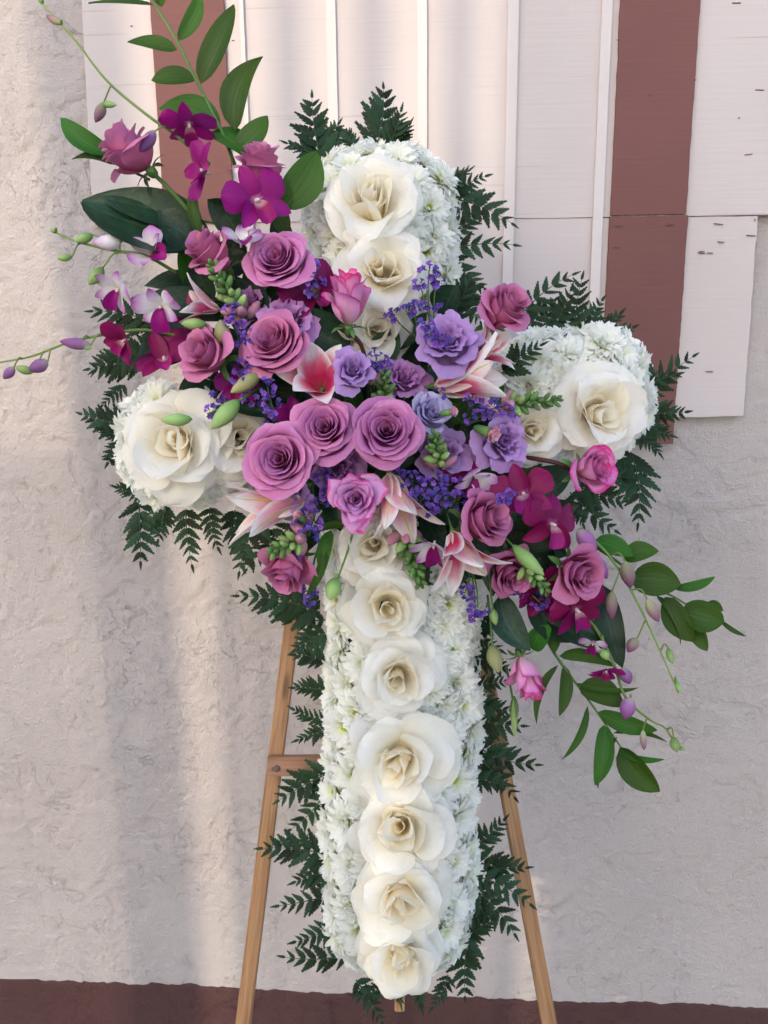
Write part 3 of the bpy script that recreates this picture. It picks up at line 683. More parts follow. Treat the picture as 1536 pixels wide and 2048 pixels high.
fl_parts = []
for k in range(5):
    fl_parts.append(blade(.62, .62, 2, 3, 'round', 38, 40, .3, .0, k, k * 1.2566, .05, .3))
fl_parts.append(lathe([(.05, -.4), (.13, 0), (.16, .3), (.05, .34)], 5))
FLORET = mesh('floret', *join(fl_parts)); FLORET.materials.append(M['stat'])
def statice(label, clusters, base, seed):
    """violet sprig: a stem from base with bunched florets at each cluster (x, y, radius)"""
    r = random.Random(seed); d = base[2]
    root = thing('statice_sprig', label, 'statice', Matrix.Translation(PT(*base)), 'violet statice sprigs between the flowers'); inv = root.matrix_world.inverted()
    for cx, cy, rad, cd in clusters:
        stem_path(root, [base, ((base[0] * .4 + cx * .6) + r.uniform(-6, 6), base[1] * .4 + cy * .6, (d + cd) / 2 + .004), (cx, cy, cd)], .0010, .0007, 'stem')
        for k in range(max(6, int(rad * .62))):
            a = r.uniform(0, 6.28); q = rad * r.random() ** .6
            x, y = cx + q * math.cos(a), cy + q * math.sin(a) * .75; dd = cd + r.uniform(-.004, .014)
            n = DIR(math.cos(a) * .8 + r.uniform(-.4, .4), -math.sin(a) * .8 + r.uniform(-.2, .6), .8)
            part('floret', FLORET, None, root, inv @ Matrix.Translation(PT(x, y, dd)) @ frame_zx(n, DIR(r.uniform(-1, 1), r.uniform(-1, 1), .1)).to_4x4() @ Matrix.Scale(U(9.5) * r.uniform(.75, 1.2), 4))

sb = lathe([(.1, 0), (.75, .18), (1, .45), (.8, .75), (.35, .96), (.03, 1)], 8, .1, .08)
SNAPBUD = {k: mesh('bud', [(x * .27, y * .27, z) for x, y, z in sb[0]], sb[1], sb[2]) for k in ('sngreen', 'snap', 'gbud')}
for k, m in SNAPBUD.items(): m.materials.append(M[k])
def snapdragon(label, a, b_, seed, size=26, n=16, pink=0, pale=3):
    r = random.Random(seed); root = thing('snapdragon_spike', label, 'snapdragon', Matrix.Translation(PT(*a)), 'green snapdragon spikes in the bouquet'); inv = root.matrix_world.inverted()
    A, B_ = PT(*a), PT(*b_); t = (B_ - A).normalized(); stem_path(root, [a, ((a[0] + b_[0]) / 2 + 4, (a[1] + b_[1]) / 2, (a[2] + b_[2]) / 2 + .003), b_], .0022, .0010, 'stem')
    e1 = t.cross(DIR(0, 0, 1)).normalized(); e2 = t.cross(e1)
    for k in range(n):
        f = k / n; q = k * 2.399; out = e1 * math.cos(q) + e2 * math.sin(q); x = (t * (.45 + .9 * f) + out).normalized()
        kind = 'snap' if k < pink else ('gbud' if k < pink + pale else 'sngreen')
        s = U(size) * (1.25 - .75 * f) * r.uniform(.85, 1.15) * (1.25 if kind == 'snap' else 1)
        part('bud', SNAPBUD[kind], None, root, inv @ Matrix.Translation(A.lerp(B_, f) + out * .001) @ frame_zx(x, out).to_4x4() @ Matrix.Scale(s, 4))
        if k % 2 == 0:
            b = blade(s * 1.1, s * .42, 2, 4, 'sepal', 50, 40, .3)
            part('leaf', mesh('leaf', *b), M['sngreen'], root, inv @ Matrix.Translation(A.lerp(B_, f)) @ frame_zx(t, out).to_4x4())

# ------------------------------------------------------------------ white chrysanthemums
CREAM = [
    ('cream rose at the top of the cross, highest of the cream roses', 748, 418, .102, 205, (-.05, .18, 1), 1, 10),
    ('cream rose on the upper arm just above the pink rimmed rosebud', 768, 552, .108, 205, (.05, .05, 1), 2, 100),
    ('cream rose half hidden at the foot of the upper arm behind dark leaves', 752, 655, .095, 150, (0, -.2, 1), 3, 50),
    ('large open cream rose at the outer end of the left arm', 355, 888, .104, 222, (-.12, .06, 1), 4, 200),
    ('cream rose on the left arm tucked against the lavender roses', 474, 876, .094, 180, (.15, .1, 1), 5, 20),
    ('open cream rose at the outer end of the right arm', 1195, 826, .104, 190, (.15, .05, 1), 6, 150),
    ('small cream rose on the right arm beside the violet lisianthus', 1066, 862, .098, 138, (-.1, -.05, 1), 7, 260),
    ('cream rose at the top of the shaft under the pale star shaped rose', 748, 1092, .094, 175, (0, .0, 1), 8, 300),
    ('second cream rose down the shaft, beside the hanging green bud', 772, 1212, .102, 190, (0, .08, 1), 9, 80),
    ('third cream rose down the shaft, level with the hanging pink rimmed rosebud', 797, 1350, .102, 190, (0, .05, 1), 10, 210),
    ('cream rose on the shaft level with the easel crossbar', 802, 1515, .104, 215, (0, .05, 1), 11, 140),
    ('cream rose on the shaft just below the easel crossbar', 802, 1655, .104, 220, (0, .02, 1), 12, 330),
    ('cream rose second from the bottom of the shaft', 802, 1788, .102, 196, (0, -.02, 1), 13, 60),
    ('lowest cream rose at the rounded foot of the cross', 802, 1903, .094, 182, (0, -.18, 1), 14, 250),
]
for lb, x, y, d, dia, n, sd, ro in CREAM: cream_rose(lb, x, y, d, dia, n, sd, ro)
def core(x, y):                  # the part of the cross that the bouquet hides
    dx, dy = x - 745, y - 830; a = R(33); u_ = dx * math.cos(a) + dy * math.sin(a); v_ = -dx * math.sin(a) + dy * math.cos(a)
    return (u_ / 400) ** 2 + (v_ / 205) ** 2
SHORT = ['topmost cream rose', 'cream rose above the upright rosebud', 'cream rose at the upper arm foot', 'big cream rose on left arm', 'inner cream rose on left arm', 'big cream rose on right arm', 'inner cream rose on right arm',
         'highest cream shaft rose', 'second cream shaft rose', 'third cream shaft rose', 'fourth cream shaft rose', 'fifth cream shaft rose', 'sixth cream shaft rose', 'lowest cream shaft rose']
specs = []
sp = 50; row = 0; y = 250
while y < 2000:
    x = 200 + (row % 2) * sp / 2
    while x < 1340:
        jx, jy = x + rnd.uniform(-10, 10), y + rnd.uniform(-10, 10); s = sdf(jx, jy)
        if s < -34 and core(jx, jy) > .62 and math.hypot(jx - 878, jy - 1055) > 62 and not any(math.hypot(jx - c[1], jy - c[2]) < c[4] * .26 for c in CREAM):
            q = min(1, (-s - 20) / 75); gx, gy = grad(jx, jy); tl = .8 * (1 - q)
            specs.append((jx, jy, .040 + .034 * q ** .6 + rnd.uniform(-.005, .008), rnd.uniform(44, 54), (gx * tl + rnd.uniform(-.35, .35), -gy * tl + rnd.uniform(-.35, .35), 1), 'white chrysanthemum'))
        x += sp
    y += sp * .866; row += 1
rim = []                         # the rim row, faces turned outwards
for yy in range(250, 2000, 6):
    for xx in range(190, 1350, 6):
        if -24 < sdf(xx, yy) < -14 and core(xx, yy) > .75 and all((xx - a) ** 2 + (yy - b_) ** 2 > 44 ** 2 for a, b_ in rim): rim.append((xx, yy))
for xx, yy in rim:
    gx, gy = grad(xx, yy)
    specs.append((xx + rnd.uniform(-6, 6), yy + rnd.uniform(-6, 6), .026 + rnd.uniform(-.006, .008), rnd.uniform(42, 50), (gx * 1.2 + rnd.uniform(-.25, .25), -gy * 1.2 + rnd.uniform(-.25, .25), .8), 'outward turned white chrysanthemum'))
buckets = {}
for sp_ in specs:
    i = min(range(14), key=lambda i: math.hypot(sp_[0] - CREAM[i][1], sp_[1] - CREAM[i][2])); dx, dy = sp_[0] - CREAM[i][1], sp_[1] - CREAM[i][2]
    side = ('left of' if dx < 0 else 'right of') if abs(dx) > abs(dy) else ('above' if dy < 0 else 'below')
    buckets.setdefault((sp_[5], side, i), []).append(sp_)
k = 0
for (kind, side, i), lst in buckets.items():
    vert = side.endswith('of'); lst.sort(key=lambda q: q[1] if vert else q[0])
    for j, (x, y, d, rad, n, _) in enumerate(lst):
        lb = '%s %s %s' % (kind, side, SHORT[i])
        if len(lst) > 1: lb += ', %s from %s' % (ORD[j], 'top' if vert else 'left')
        mum(x, y, d, rad, n, lb, k); k += 1

# ------------------------------------------------------------------ roses of the bouquet
G_L = 'lavender roses in the bouquet'
rose('dusty pink rose at the upper left tip of the bouquet, seen from the side', 268, 312, .13, 118, (-.75, .62, .35), 'pink', 21, 'half', group=G_L, stem=[(345, 385, .12), (420, 470, .10)])
rose('mauve pink rose behind the magenta orchid at the upper left', 520, 348, .115, 112, (.15, .85, .45), 'pink', 22, 'half', group=G_L, stem=[(560, 440, .10)])
rose('mauve pink rose with turned back petals, left of the upper lavender rose', 430, 515, .125, 106, (-.55, .5, .6), 'pink', 23, 'half', group=G_L)
rose('lavender rose facing out at the upper left of the bouquet, below the orchids', 556, 525, .135, 124, (-.12, .2, 1), 'lav', 24, 'open', group=G_L)
rose('lavender pink rose turned left, beside the magenta orchids above the left arm', 422, 712, .135, 124, (-.5, .12, .85), 'pink', 25, 'tight', group=G_L)
rose('lavender pink rose above the open pink lily', 553, 692, .145, 136, (-.3, .3, .9), 'pink', 26, 'open', group=G_L)
rose('pink rimmed rosebud standing upright in front of the upper arm', 698, 612, .15, 100, (.05, .85, .5), 'bicol', 27, 'bud', group='pink rimmed rosebuds', stem=[(722, 690, .12), (735, 740, .10)])
rose('mauve rose at the upper right of the bouquet, left of the right arm', 1000, 628, .125, 112, (.45, .45, .75), 'pink', 28, 'half', group=G_L)
rose('lavender rose left of the two at the centre of the bouquet', 652, 860, .16, 130, (-.08, .15, 1), 'lav', 29, 'open', group=G_L)
rose('lavender rose right of the two at the centre of the bouquet', 773, 866, .165, 142, (.02, .12, 1), 'lav', 30, 'open', group=G_L)
rose('largest lavender rose, lower left of the two central ones', 564, 922, .165, 148, (-.12, .05, 1), 'lav', 31, 'open', group=G_L)
rose('pale lavender rose with pointed pink tipped petals above the shaft', 712, 1000, .155, 118, (.02, .0, 1), 'pale', 32, 'star', group=G_L)
rose('pink rimmed pale rose below the right arm on a dark red stem', 1174, 938, .135, 112, (.55, .05, .8), 'bicol', 33, 'tight', group='pink rimmed rosebuds', stem=[(1110, 925, .12), (1035, 912, .10)])
rose('mauve rose turned right, between the statice and the deep magenta orchids', 958, 1040, .15, 118, (.55, .15, .75), 'pink', 34, 'half', group=G_L)
rose('mauve rose at the lower right below the deep magenta orchids', 1150, 1142, .14, 116, (.45, -.2, .85), 'pink', 35, 'tight', group=G_L)
rose('dusty pink rose half hidden behind the lily at the lower right', 1014, 1138, .115, 104, (.25, -.35, .8), 'pink', 36, 'half', group=G_L)
rose('mauve rose hanging at the lower left behind the green snapdragon', 580, 1128, .115, 108, (-.25, -.7, .6), 'pink', 37, 'half', group=G_L)
rose('pink and white rosebud hanging below the right side of the bouquet', 1050, 1343, .105, 82, (.22, -.85, .45), 'bicol', 38, 'bud', group='pink rimmed rosebuds', stem=[(1030, 1270, .10), (1010, 1200, .09)])
# lisianthus
G_S = 'violet lisianthus in the bouquet'
def lis(label, *a, **k): return rose(label, *a, cat='lisianthus', name='lisianthus', group=G_S, **k)
lis('large violet lisianthus with wavy petals at the upper right of the bouquet', 893, 692, .145, 128, (-.05, .35, .9), 'lis', 41, 'lis')
lis('ruffled violet lisianthus behind the open pink lily', 704, 744, .168, 90, (.1, .3, .9), 'lis', 42, 'lis')
lis('pale blue lavender bloom right of the two central roses', 857, 832, .135, 92, (.25, .25, .9), 'lisblue', 43, 'tight')
lis('violet lisianthus below the right arm behind the pink carnation bud', 1002, 884, .13, 108, (.3, .0, .9), 'lis', 44, 'lis')
lis('ruffled violet lisianthus peeping out below the largest lavender rose', 575, 975, .125, 120, (-.2, -.35, .9), 'lis', 45, 'lis')
lis('mauve ruffled bloom behind the rose above the open lily', 575, 645, .12, 108, (.1, .5, .8), 'lismauve', 46, 'lis')
lis('violet bloom behind the green snapdragon buds right of centre', 885, 912, .11, 110, (.1, .1, 1), 'lis', 47, 'lis')
lis('mauve bloom low between the central lavender roses', 672, 935, .115, 120, (0, -.1, 1), 'lismauve', 48, 'lis')
lis('mauve snapdragon like bloom above the two central roses', 805, 762, .115, 92, (.2, .3, .9), 'lismauve', 49, 'lis')
lis('mauve bloom behind the statice at the left of the bouquet', 505, 610, .105, 86, (-.2, .3, .9), 'lismauve', 50, 'lis')

# ------------------------------------------------------------------ orchids
orchid('magenta orchid facing out at the upper left in front of the mauve rose', 512, 402, .15, 128, (.42, -.15, .9), 'orch', 61, 22)
orchid('magenta orchid seen from the side left of the upper mauve rose', 412, 345, .14, 112, (-.75, .1, .65), 'orch', 62, 75)
orchid('magenta orchid at the top beside the dusty pink rose', 378, 246, .13, 104, (.1, -1, .32), 'orch', 63, 5)
orchid('violet and white orchid petals between two roses at the upper left', 482, 488, .15, 84, (.2, .75, .6), 'viol', 64, 20)
orchid('dark magenta orchid behind the rosebud at the upper centre', 620, 582, .105, 130, (.2, .2, 1), 'deep', 65, 40)
orchid('white and violet orchid hanging at the far left above the bare stem', 322, 612, .14, 96, (-.1, -.55, .8), 'viol', 66, 10)
orchid('white and violet orchid on the far left with a lone purple petal hanging down', 238, 578, .13, 88, (-.45, -.6, .6), 'viol', 67, 340)
orchid('magenta and white orchid under the dark leaf at the far left', 305, 510, .125, 96, (-.2, .3, .9), 'viol', 68, 60)
orchid('dark magenta orchid above the left arm below the hanging white one', 330, 722, .12, 112, (-.1, .5, .8), 'deep', 69, 25)
orchid('purple orchid with hanging petals at the far left edge of the bouquet', 252, 680, .125, 92, (-.55, -.4, .7), 'deep', 70, 330)
orchid('dark magenta orchid right of the hanging white ones', 372, 650, .10, 110, (-.1, .2, 1), 'deep', 81, 70)
orchid('upper of the two deep magenta orchids at the right of the bouquet', 1048, 990, .15, 122, (-.35, .25, .9), 'deep', 71, 8)
orchid('lower of the two deep magenta orchids at the right of the bouquet', 1102, 1048, .155, 122, (.40, -.2, .9), 'deep', 72, 350)
orchid('deep magenta orchid hanging below the mauve rose at the lower right', 1152, 1218, .125, 112, (.3, -.5, .8), 'deep', 73, 10)
orchid('dark magenta orchid behind the roses at the lower right', 1080, 1180, .105, 112, (.1, -.3, .9), 'deep', 74, 30)
orchid('magenta and white orchid bent down above the mauve rose turned right', 948, 950, .145, 88, (.25, -.65, .6), 'viol', 75, 320)
orchid('white and violet orchid hanging left of the lower lily', 868, 1088, .15, 92, (-.2, -.75, .5), 'viol', 76, 25)
orchid('magenta orchid tucked between the statice and the left arm', 478, 772, .11, 84, (-.1, -.2, 1), 'orch', 77, 0)
orchid('magenta orchid behind the central roses beside the statice', 592, 838, .11, 84, (.0, .3, 1), 'orch', 78, 10)
orchid('magenta orchid between the rosebud and the deep orchids at right', 925, 930, .11, 96, (.2, .2, 1), 'deep', 79, 50)

def spray(label, path, blooms, buds, name='orchid_spray', r0=.0021, r1=.0010):
    root = thing(name, label, 'orchid spray', Matrix.Translation(PT(*path[0])), 'orchid sprays trailing out of the bouquet'); inv = root.matrix_world.inverted()
    stem_path(root, path, r0, r1, 'olive')
    for i, (px, py, d, dia, n, mat, ro) in enumerate(blooms):
        orchid_bloom(root, inv @ MZ(px, py, d, n, ro), U(dia, d) / 2, mat, 90 + i + int(px), fold=25)
    for att, a, b_, w, mat in buds:
        mid = ((att[0] * .45 + a[0] * .55) + (a[1] - att[1]) * .12, (att[1] * .5 + a[1] * .5) - 10, (att[2] + a[2]) / 2 + .006)
        stem_path(root, [att, mid, a], .0011, .0009, 'olive', 'pedicel')
        bud_at(root, a, b_, w, mat)
    return root
spray('long orchid stem with closed buds arching to the top left corner', [(420, 330, .10), (345, 265, .12), (298, 233, .125), (215, 163, .125), (150, 80, .12), (100, 25, .115), (66, -14, .11)], [],
      [((122, 50, .118), (124, 48, .118), (92, 32, .118), 16, 'obud'), ((222, 172, .125), (208, 205, .125), (191, 246, .125), 22, 'obud'), ((222, 172, .125), (206, 208, .127), (234, 211, .13), 14, 'gbud'), ((85, 8, .113), (86, 8, .113), (76, -12, .113), 12, 'gbud'), ((345, 265, .12), (310, 262, .14), (280, 305, .15), 26, 'vbud')])
spray('orchid stem with green and purple buds at the far left', [(352, 545, .11), (292, 512, .13), (232, 502, .135), (178, 490, .135), (140, 478, .13), (104, 462, .13)], [],
      [((232, 502, .135), (186, 470, .14), (150, 484, .14), 20, 'gbud'), ((160, 487, .133), (144, 514, .13), (114, 517, .13), 15, 'gbud'), ((240, 504, .135), (206, 535, .135), (178, 570, .135), 26, 'gbud'), ((240, 504, .135), (244, 484, .14), (186, 486, .145), 30, 'viol'), ((110, 466, .13), (114, 465, .13), (100, 459, .13), 9, 'gbud')])
spray('orchid stem with drooping purple buds reaching the left edge', [(372, 676, .10), (292, 660, .12), (218, 668, .125), (140, 684, .125), (65, 712, .12), (-12, 727, .12)], [],
      [((205, 670, .125), (182, 690, .125), (120, 684, .13), 24, 'vbud'), ((180, 676, .125), (160, 688, .125), (184, 698, .125), 14, 'gbud'), ((100, 698, .12), (96, 722, .12), (58, 742, .12), 28, 'vbud'), ((88, 702, .12), (68, 744, .12), (30, 735, .12), 18, 'gbud'), ((45, 718, .12), (28, 734, .12), (8, 758, .12), 20, 'vbud')])
spray('orchid stem with nodding purple buds arching down at the right', [(1178, 1072, .11), (1215, 1108, .12), (1252, 1162, .125), (1292, 1240, .125), (1322, 1306, .125), (1357, 1386, .12)], [],
      [((1220, 1110, .12), (1250, 1122, .13), (1260, 1176, .13), 30, 'obud'), ((1240, 1140, .125), (1224, 1182, .125), (1222, 1238, .125), 24, 'obud'), ((1262, 1180, .125), (1294, 1198, .13), (1316, 1244, .13), 24, 'obud'), ((1292, 1240, .125), (1275, 1276, .125), (1254, 1304, .125), 24, 'obud'), ((1322, 1300, .125), (1336, 1296, .125), (1344, 1328, .125), 15, 'gbud'), ((1350, 1366, .12), (1352, 1362, .12), (1360, 1384, .12), 11, 'gbud'), ((1178, 1072, .11), (1156, 1060, .13), (1192, 1104, .14), 34, 'vbud'), ((1190, 1100, .12), (1192, 1112, .14), (1212, 1158, .14), 26, 'vbud')])
spray('orchid stem hanging at the lower right with small violet blooms and buds', [(1160, 1220, .10), (1195, 1262, .115), (1228, 1330, .12), (1252, 1396, .12), (1300, 1440, .12), (1332, 1458, .12), (1356, 1500, .118)],
      [(1186, 1285, .125, 62, (-.3, -.75, .5), 'viol', 10), (1212, 1338, .13, 76, (-.1, -.75, .5), 'orch', 340)],
      [((1240, 1370, .12), (1246, 1336, .13), (1258, 1368, .13), 26, 'vbud'), ((1262, 1404, .12), (1262, 1394, .125), (1248, 1438, .125), 32, 'vbud'), ((1295, 1437, .12), (1286, 1460, .12), (1287, 1500, .12), 14, 'obud'), ((1335, 1458, .12), (1347, 1474, .12), (1352, 1504, .12), 20, 'gbud'), ((1356, 1496, .118), (1356, 1496, .118), (1372, 1498, .118), 8, 'gbud'), ((1200, 1270, .115), (1205, 1298, .13), (1214, 1320, .13), 18, 'gbud')])

# ------------------------------------------------------------------ lilies
lily('half open blush lily pointing left below the largest lavender rose', 612, 1000, .125, 165, (-1, -.18, .30), ['lilyout'], 101, (8, 20), 6, .36)
lily('open pink lily with white edges left of centre', 645, 782, .122, 112, (-.1, .40, 1), ['lilyin'], 102, (16, 46), 6, .56, 52)
lily('pink and white lily pointing to the right arm, under the large violet lisianthus', 868, 772, .12, 160, (1, .12, .38), ['lilyout', 'lilyin'], 103, (8, 24), 6, .36, 30)
lily('blush and cream lily pointing down between the pale star rose and the statice', 778, 945, .135, 145, (.22, -1, .30), ['lilyout'], 104, (6, 18), 6, .36)
lily('pink and white lily hanging open at the lower right above the shaft', 905, 1062, .145, 130, (.28, -1, .45), ['lilyin', 'lilyout'], 105, (12, 36), 6, .40)
lily('small pink and white lily at the left among the hanging orchids', 440, 620, .12, 90, (-.9, .2, .4), ['lilyout', 'lilyin'], 106, (12, 36), 6, .30)
lily('pale pink lily with curled tips at the inner end of the right arm', 950, 715, .12, 95, (.75, .45, .5), ['lilyin'], 107, (20, 40), 6, .34)

# ------------------------------------------------------------------ statice
for i, (lb, cl, bs) in enumerate([
    ('violet statice sprig standing in front of the upper arm', [(858, 540, 17, .135), (872, 562, 16, .135), (840, 570, 12, .135), (858, 606, 22, .13)], (868, 690, .11)),
    ('violet statice sprig low in front of the upper arm beside the rosebud', [(786, 630, 16, .125), (812, 622, 16, .125), (830, 612, 12, .125)], (850, 690, .10)),
    ('violet statice on the large violet lisianthus', [(862, 662, 20, .165), (885, 680, 18, .168), (850, 648, 12, .165)], (850, 720, .13)),
    ('violet statice left of the rose above the open lily', [(465, 620, 16, .14), (470, 648, 19, .14), (476, 678, 17, .14), (502, 672, 13, .14)], (500, 740, .10)),
    ('violet statice between two mauve roses at the left', [(484, 738, 20, .14), (478, 754, 14, .14), (500, 722, 12, .14)], (520, 790, .10)),
    ('violet statice above the largest lavender rose', [(535, 775, 20, .145), (540, 806, 18, .145), (536, 832, 12, .145)], (560, 860, .10)),
    ('violet statice above the left arm by the green bud', [(432, 800, 18, .12), (425, 822, 12, .12), (500, 802, 18, .12)], (520, 810, .09)),
    ('violet statice between the upper lavender rose and the rosebud', [(622, 535, 18, .13), (632, 560, 17, .13), (626, 582, 16, .13)], (650, 640, .10)),
    ('violet statice above the two central roses', [(752, 720, 24, .135), (735, 735, 16, .135), (772, 734, 14, .13)], (750, 800, .10)),
    ('violet statice right of the pale blue lavender bloom', [(945, 800, 15, .135), (965, 832, 17, .14), (940, 835, 12, .14)], (920, 860, .10)),
    ('violet statice at the inner end of the right arm', [(990, 815, 20, .14), (1015, 822, 18, .14), (870, 790, 18, .135)], (930, 850, .10)),
    ('violet statice right of the pale star shaped rose', [(800, 950, 20, .13), (825, 960, 22, .14), (850, 975, 24, .145), (842, 1000, 22, .14)], (830, 1040, .10)),
    ('violet statice above the lower lily', [(870, 960, 22, .14), (890, 992, 24, .145), (910, 1000, 20, .145), (858, 1020, 18, .135)], (880, 1050, .10)),
    ('violet statice below the green snapdragon buds right of centre', [(795, 975, 16, .12), (870, 1015, 16, .13), (905, 965, 14, .13)], (850, 1030, .10)),
    ('violet statice at the lower left beside the green snapdragon', [(616, 1030, 17, .135), (630, 1046, 15, .135), (618, 1072, 19, .135), (600, 1050, 14, .135)], (640, 1000, .10)),
    ('violet statice hanging on the left edge of the shaft', [(622, 1180, 15, .10), (620, 1200, 13, .10), (600, 1110, 14, .12), (632, 1150, 11, .10)], (640, 1080, .10)),
    ('violet statice right of the shaft under the lower lily', [(930, 1185, 17, .105), (955, 1215, 21, .105), (950, 1235, 14, .105)], (940, 1120, .09)),
    ('pale violet statice under the half hidden dusty rose', [(1062, 1198, 17, .115), (1040, 1190, 14, .115), (1082, 1206, 12, .115)], (1000, 1150, .10)),
    ('violet statice between the largest rose and the pale star rose', [(645, 950, 20, .135), (655, 985, 18, .135), (640, 1005, 14, .13)], (670, 1020, .10)),
    ('violet statice beside the mauve rose turned right', [(1005, 1000, 10, .165), (1015, 988, 9, .165)], (1010, 1050, .12)),
    ]): statice(lb, cl, bs, 200 + i)

# ------------------------------------------------------------------ snapdragons, buds
snapdragon('green snapdragon spike with pale pink florets at the upper left of the bouquet', (492, 640, .12), (420, 525, .15), 301, 26, 24, 5, 7)
snapdragon('short green snapdragon spike above the two central roses', (765, 815, .13), (770, 748, .155), 302, 24, 18, 0, 6)
snapdragon('green snapdragon buds right of the two central roses', (882, 935, .14), (868, 868, .16), 303, 24, 20, 2, 8)
snapdragon('green snapdragon spike pointing right onto the right arm', (1000, 812, .12), (1122, 800, .14), 304, 25, 24, 4, 4)
snapdragon('green snapdragon buds at the lower left in front of the hanging mauve rose', (612, 1075, .13), (538, 1106, .15), 305, 26, 20, 3, 9)
snapdragon('green snapdragon spike hanging onto the shaft', (808, 1060, .12), (842, 1172, .125), 306, 26, 28, 3, 5)
snapdragon('small pale green snapdragon spike in front of the mauve rose at the lower right', (1050, 1132, .145), (1098, 1186, .15), 307, 20, 18, 0, 8)
snapdragon('pale pink snapdragon florets between the central lily and the violet bloom', (735, 770, .12), (722, 720, .13), 308, 26, 8, 8, 0)

def bud_thing(label, stem, a, b_, w, mat, leafs=(), cat='flower bud', name='flower_bud', sm='stem'):
    root = thing(name, label, cat, Matrix.Translation(PT(*stem[0])), 'closed buds in the bouquet')
    stem_path(root, stem, .0015, .0012, sm); bud_at(root, a, b_, w, mat)
    for i, (p, q, wd) in enumerate(leafs): leaf_at(root, p, q, wd, 'rusc', 400 + i + int(w), shape='lance')
    # green sepals hugging the bud
    A, B_ = PT(*a), PT(*b_); L = (B_ - A).length; inv = root.matrix_world.inverted()
    for k in range(4):
        bl = blade(L * .55, U(w, a[2]) * .35, 2, 5, 'sepal', 35, -45, .3, theta=k * 1.57, r0=.001)
        part('sepal', mesh('sepal', *bl), M['stem'], root, inv @ Matrix.Translation(A) @ frame_zx(B_ - A, DIR(.3, .2, 1)).to_4x4())
bud_thing('slim green bud lying over the left arm', [(470, 812, .12), (415, 828, .15)], (384, 838, .155), (322, 841, .155), 26, 'gbud'); 
bud_thing('plump green bud over the left arm nearest the lavender roses', [(520, 775, .12), (480, 800, .15)], (478, 800, .155), (422, 858, .155), 38, 'gbud')
bud_thing('olive bud above the left arm between statice clumps', [(545, 735, .12), (520, 748, .14)], (522, 746, .145), (462, 786, .145), 32, 'olbud')
bud_thing('small green bud hanging on a thin stem over the shaft', [(710, 1045, .13), (696, 1100, .125), (675, 1158, .12)], (674, 1156, .12), (658, 1200, .12), 32, 'gbud', [((662, 1060, .12), (645, 1150, .12), 28), ((690, 1050, .12), (632, 1065, .12), 18), ((650, 1095, .12), (612, 1190, .115), 18)])
bud_thing('long green bud pointing down right between the roses at the lower right', [(1000, 1066, .14), (1030, 1095, .15)], (1026, 1090, .152), (1086, 1152, .152), 30, 'gbud')
bud_thing('thin green bud hanging below the dusty pink rose', [(978, 1130, .11), (982, 1190, .11), (986, 1218, .11)], (985, 1216, .11), (991, 1250, .11), 18, 'gbud')
bud_thing('green and purple bud hanging beside the pink and white rosebud', [(975, 1190, .09), (982, 1250, .10), (984, 1292, .10)], (984, 1290, .10), (996, 1345, .10), 32, 'olbud')
bud_thing('pair of slim green pods hanging under the pink and white rosebud', [(1012, 1330, .09), (1024, 1390, .09), (1028, 1420, .09)], (1028, 1392, .09), (1028, 1475, .09), 14, 'gbud')
bud_thing('yellow green bud at the left among the hanging orchids', [(430, 660, .12), (410, 650, .14)], (412, 648, .145), (362, 648, .145), 24, 'gbud')
bud_thing('small olive bud left of the statice at the left', [(470, 690, .12), (455, 678, .14)], (450, 690, .14), (440, 640, .14), 34, 'olbud')
def carnation(label, px, py, d, dia, ax, seed):
    M4 = MZ(px, py, d, ax); s = U(dia, d) / 2; root = thing('carnation_bud', label, 'carnation', M4, 'pink carnation buds'); r = random.Random(seed)
    v, f, u = lathe([(.2, -2.4), (.42, -2.0), (.52, -1.2), (.6, -.5), (.4, -.4)], 9); part('calyx', mesh('calyx', [(x * s, y * s, z * s) for x, y, z in v], f, u), M['sngreen'], root)
    for k in range(14):
        b = scaled(blade(1.25 - .03 * k, 1.2, 8, 5, 'round', 6 + 2.2 * k, 25, .3, .07, k, k * 2.399, .05 + .02 * k, -.5, 0, 5), s); part('petal', mesh('petal', *b), M['carn'], root)
carnation('pink carnation bud in its green calyx before the violet lisianthus', 986, 868, .165, 40, (.75, -.35, .65), 1)
carnation('tiny pink carnation bud right of the pale blue lavender bloom', 906, 823, .165, 26, (.8, .1, .55), 2)
carnation('tiny pink carnation bud at the lower left beside the lily', 596, 1030, .15, 24, (-.5, .5, .6), 3)

# ------------------------------------------------------------------ ruscus and dark leaves
rs = thing('ruscus_branch', 'ruscus branch with glossy green leaves rising at the top left', 'branch', Matrix.Translation(PT(470, 330, .09)), 'ruscus branches')
stem_path(rs, [(470, 330, .09), (440, 255, .10), (395, 165, .10), (352, 78, .10), (310, 10, .10), (296, -20, .10)], .0024, .0012, 'stem')
for i, (a, b_, w) in enumerate([((308, 10), (178, 4), 24), ((322, 14), (322, -40), 26), ((357, 82), (398, -16), 34), ((354, 100), (256, 84), 36), ((402, 168), (466, 8), 58), ((390, 162), (304, 160), 56), ((443, 258), (320, 216), 62), ((470, 262), (524, 112), 62), ((476, 300), (534, 232), 58), ((425, 262), (497, 318), 76)]):
    leaf_at(rs, (*a, .10), (*b_, .105), w, 'rusc', 500 + i)
rs = thing('ruscus_branch', 'ruscus sprig with two pale green leaves left of the dusty pink rose', 'branch', Matrix.Translation(PT(240, 330, .09)), 'ruscus branches')
stem_path(rs, [(300, 360, .09), (240, 330, .10), (205, 308, .10)], .0018, .001, 'stem')
for i, (a, b_, w) in enumerate([((222, 308), (121, 234), 42), ((230, 330), (145, 318), 32)]): leaf_at(rs, (*a, .10), (*b_, .105), w, 'rusc', 520 + i)
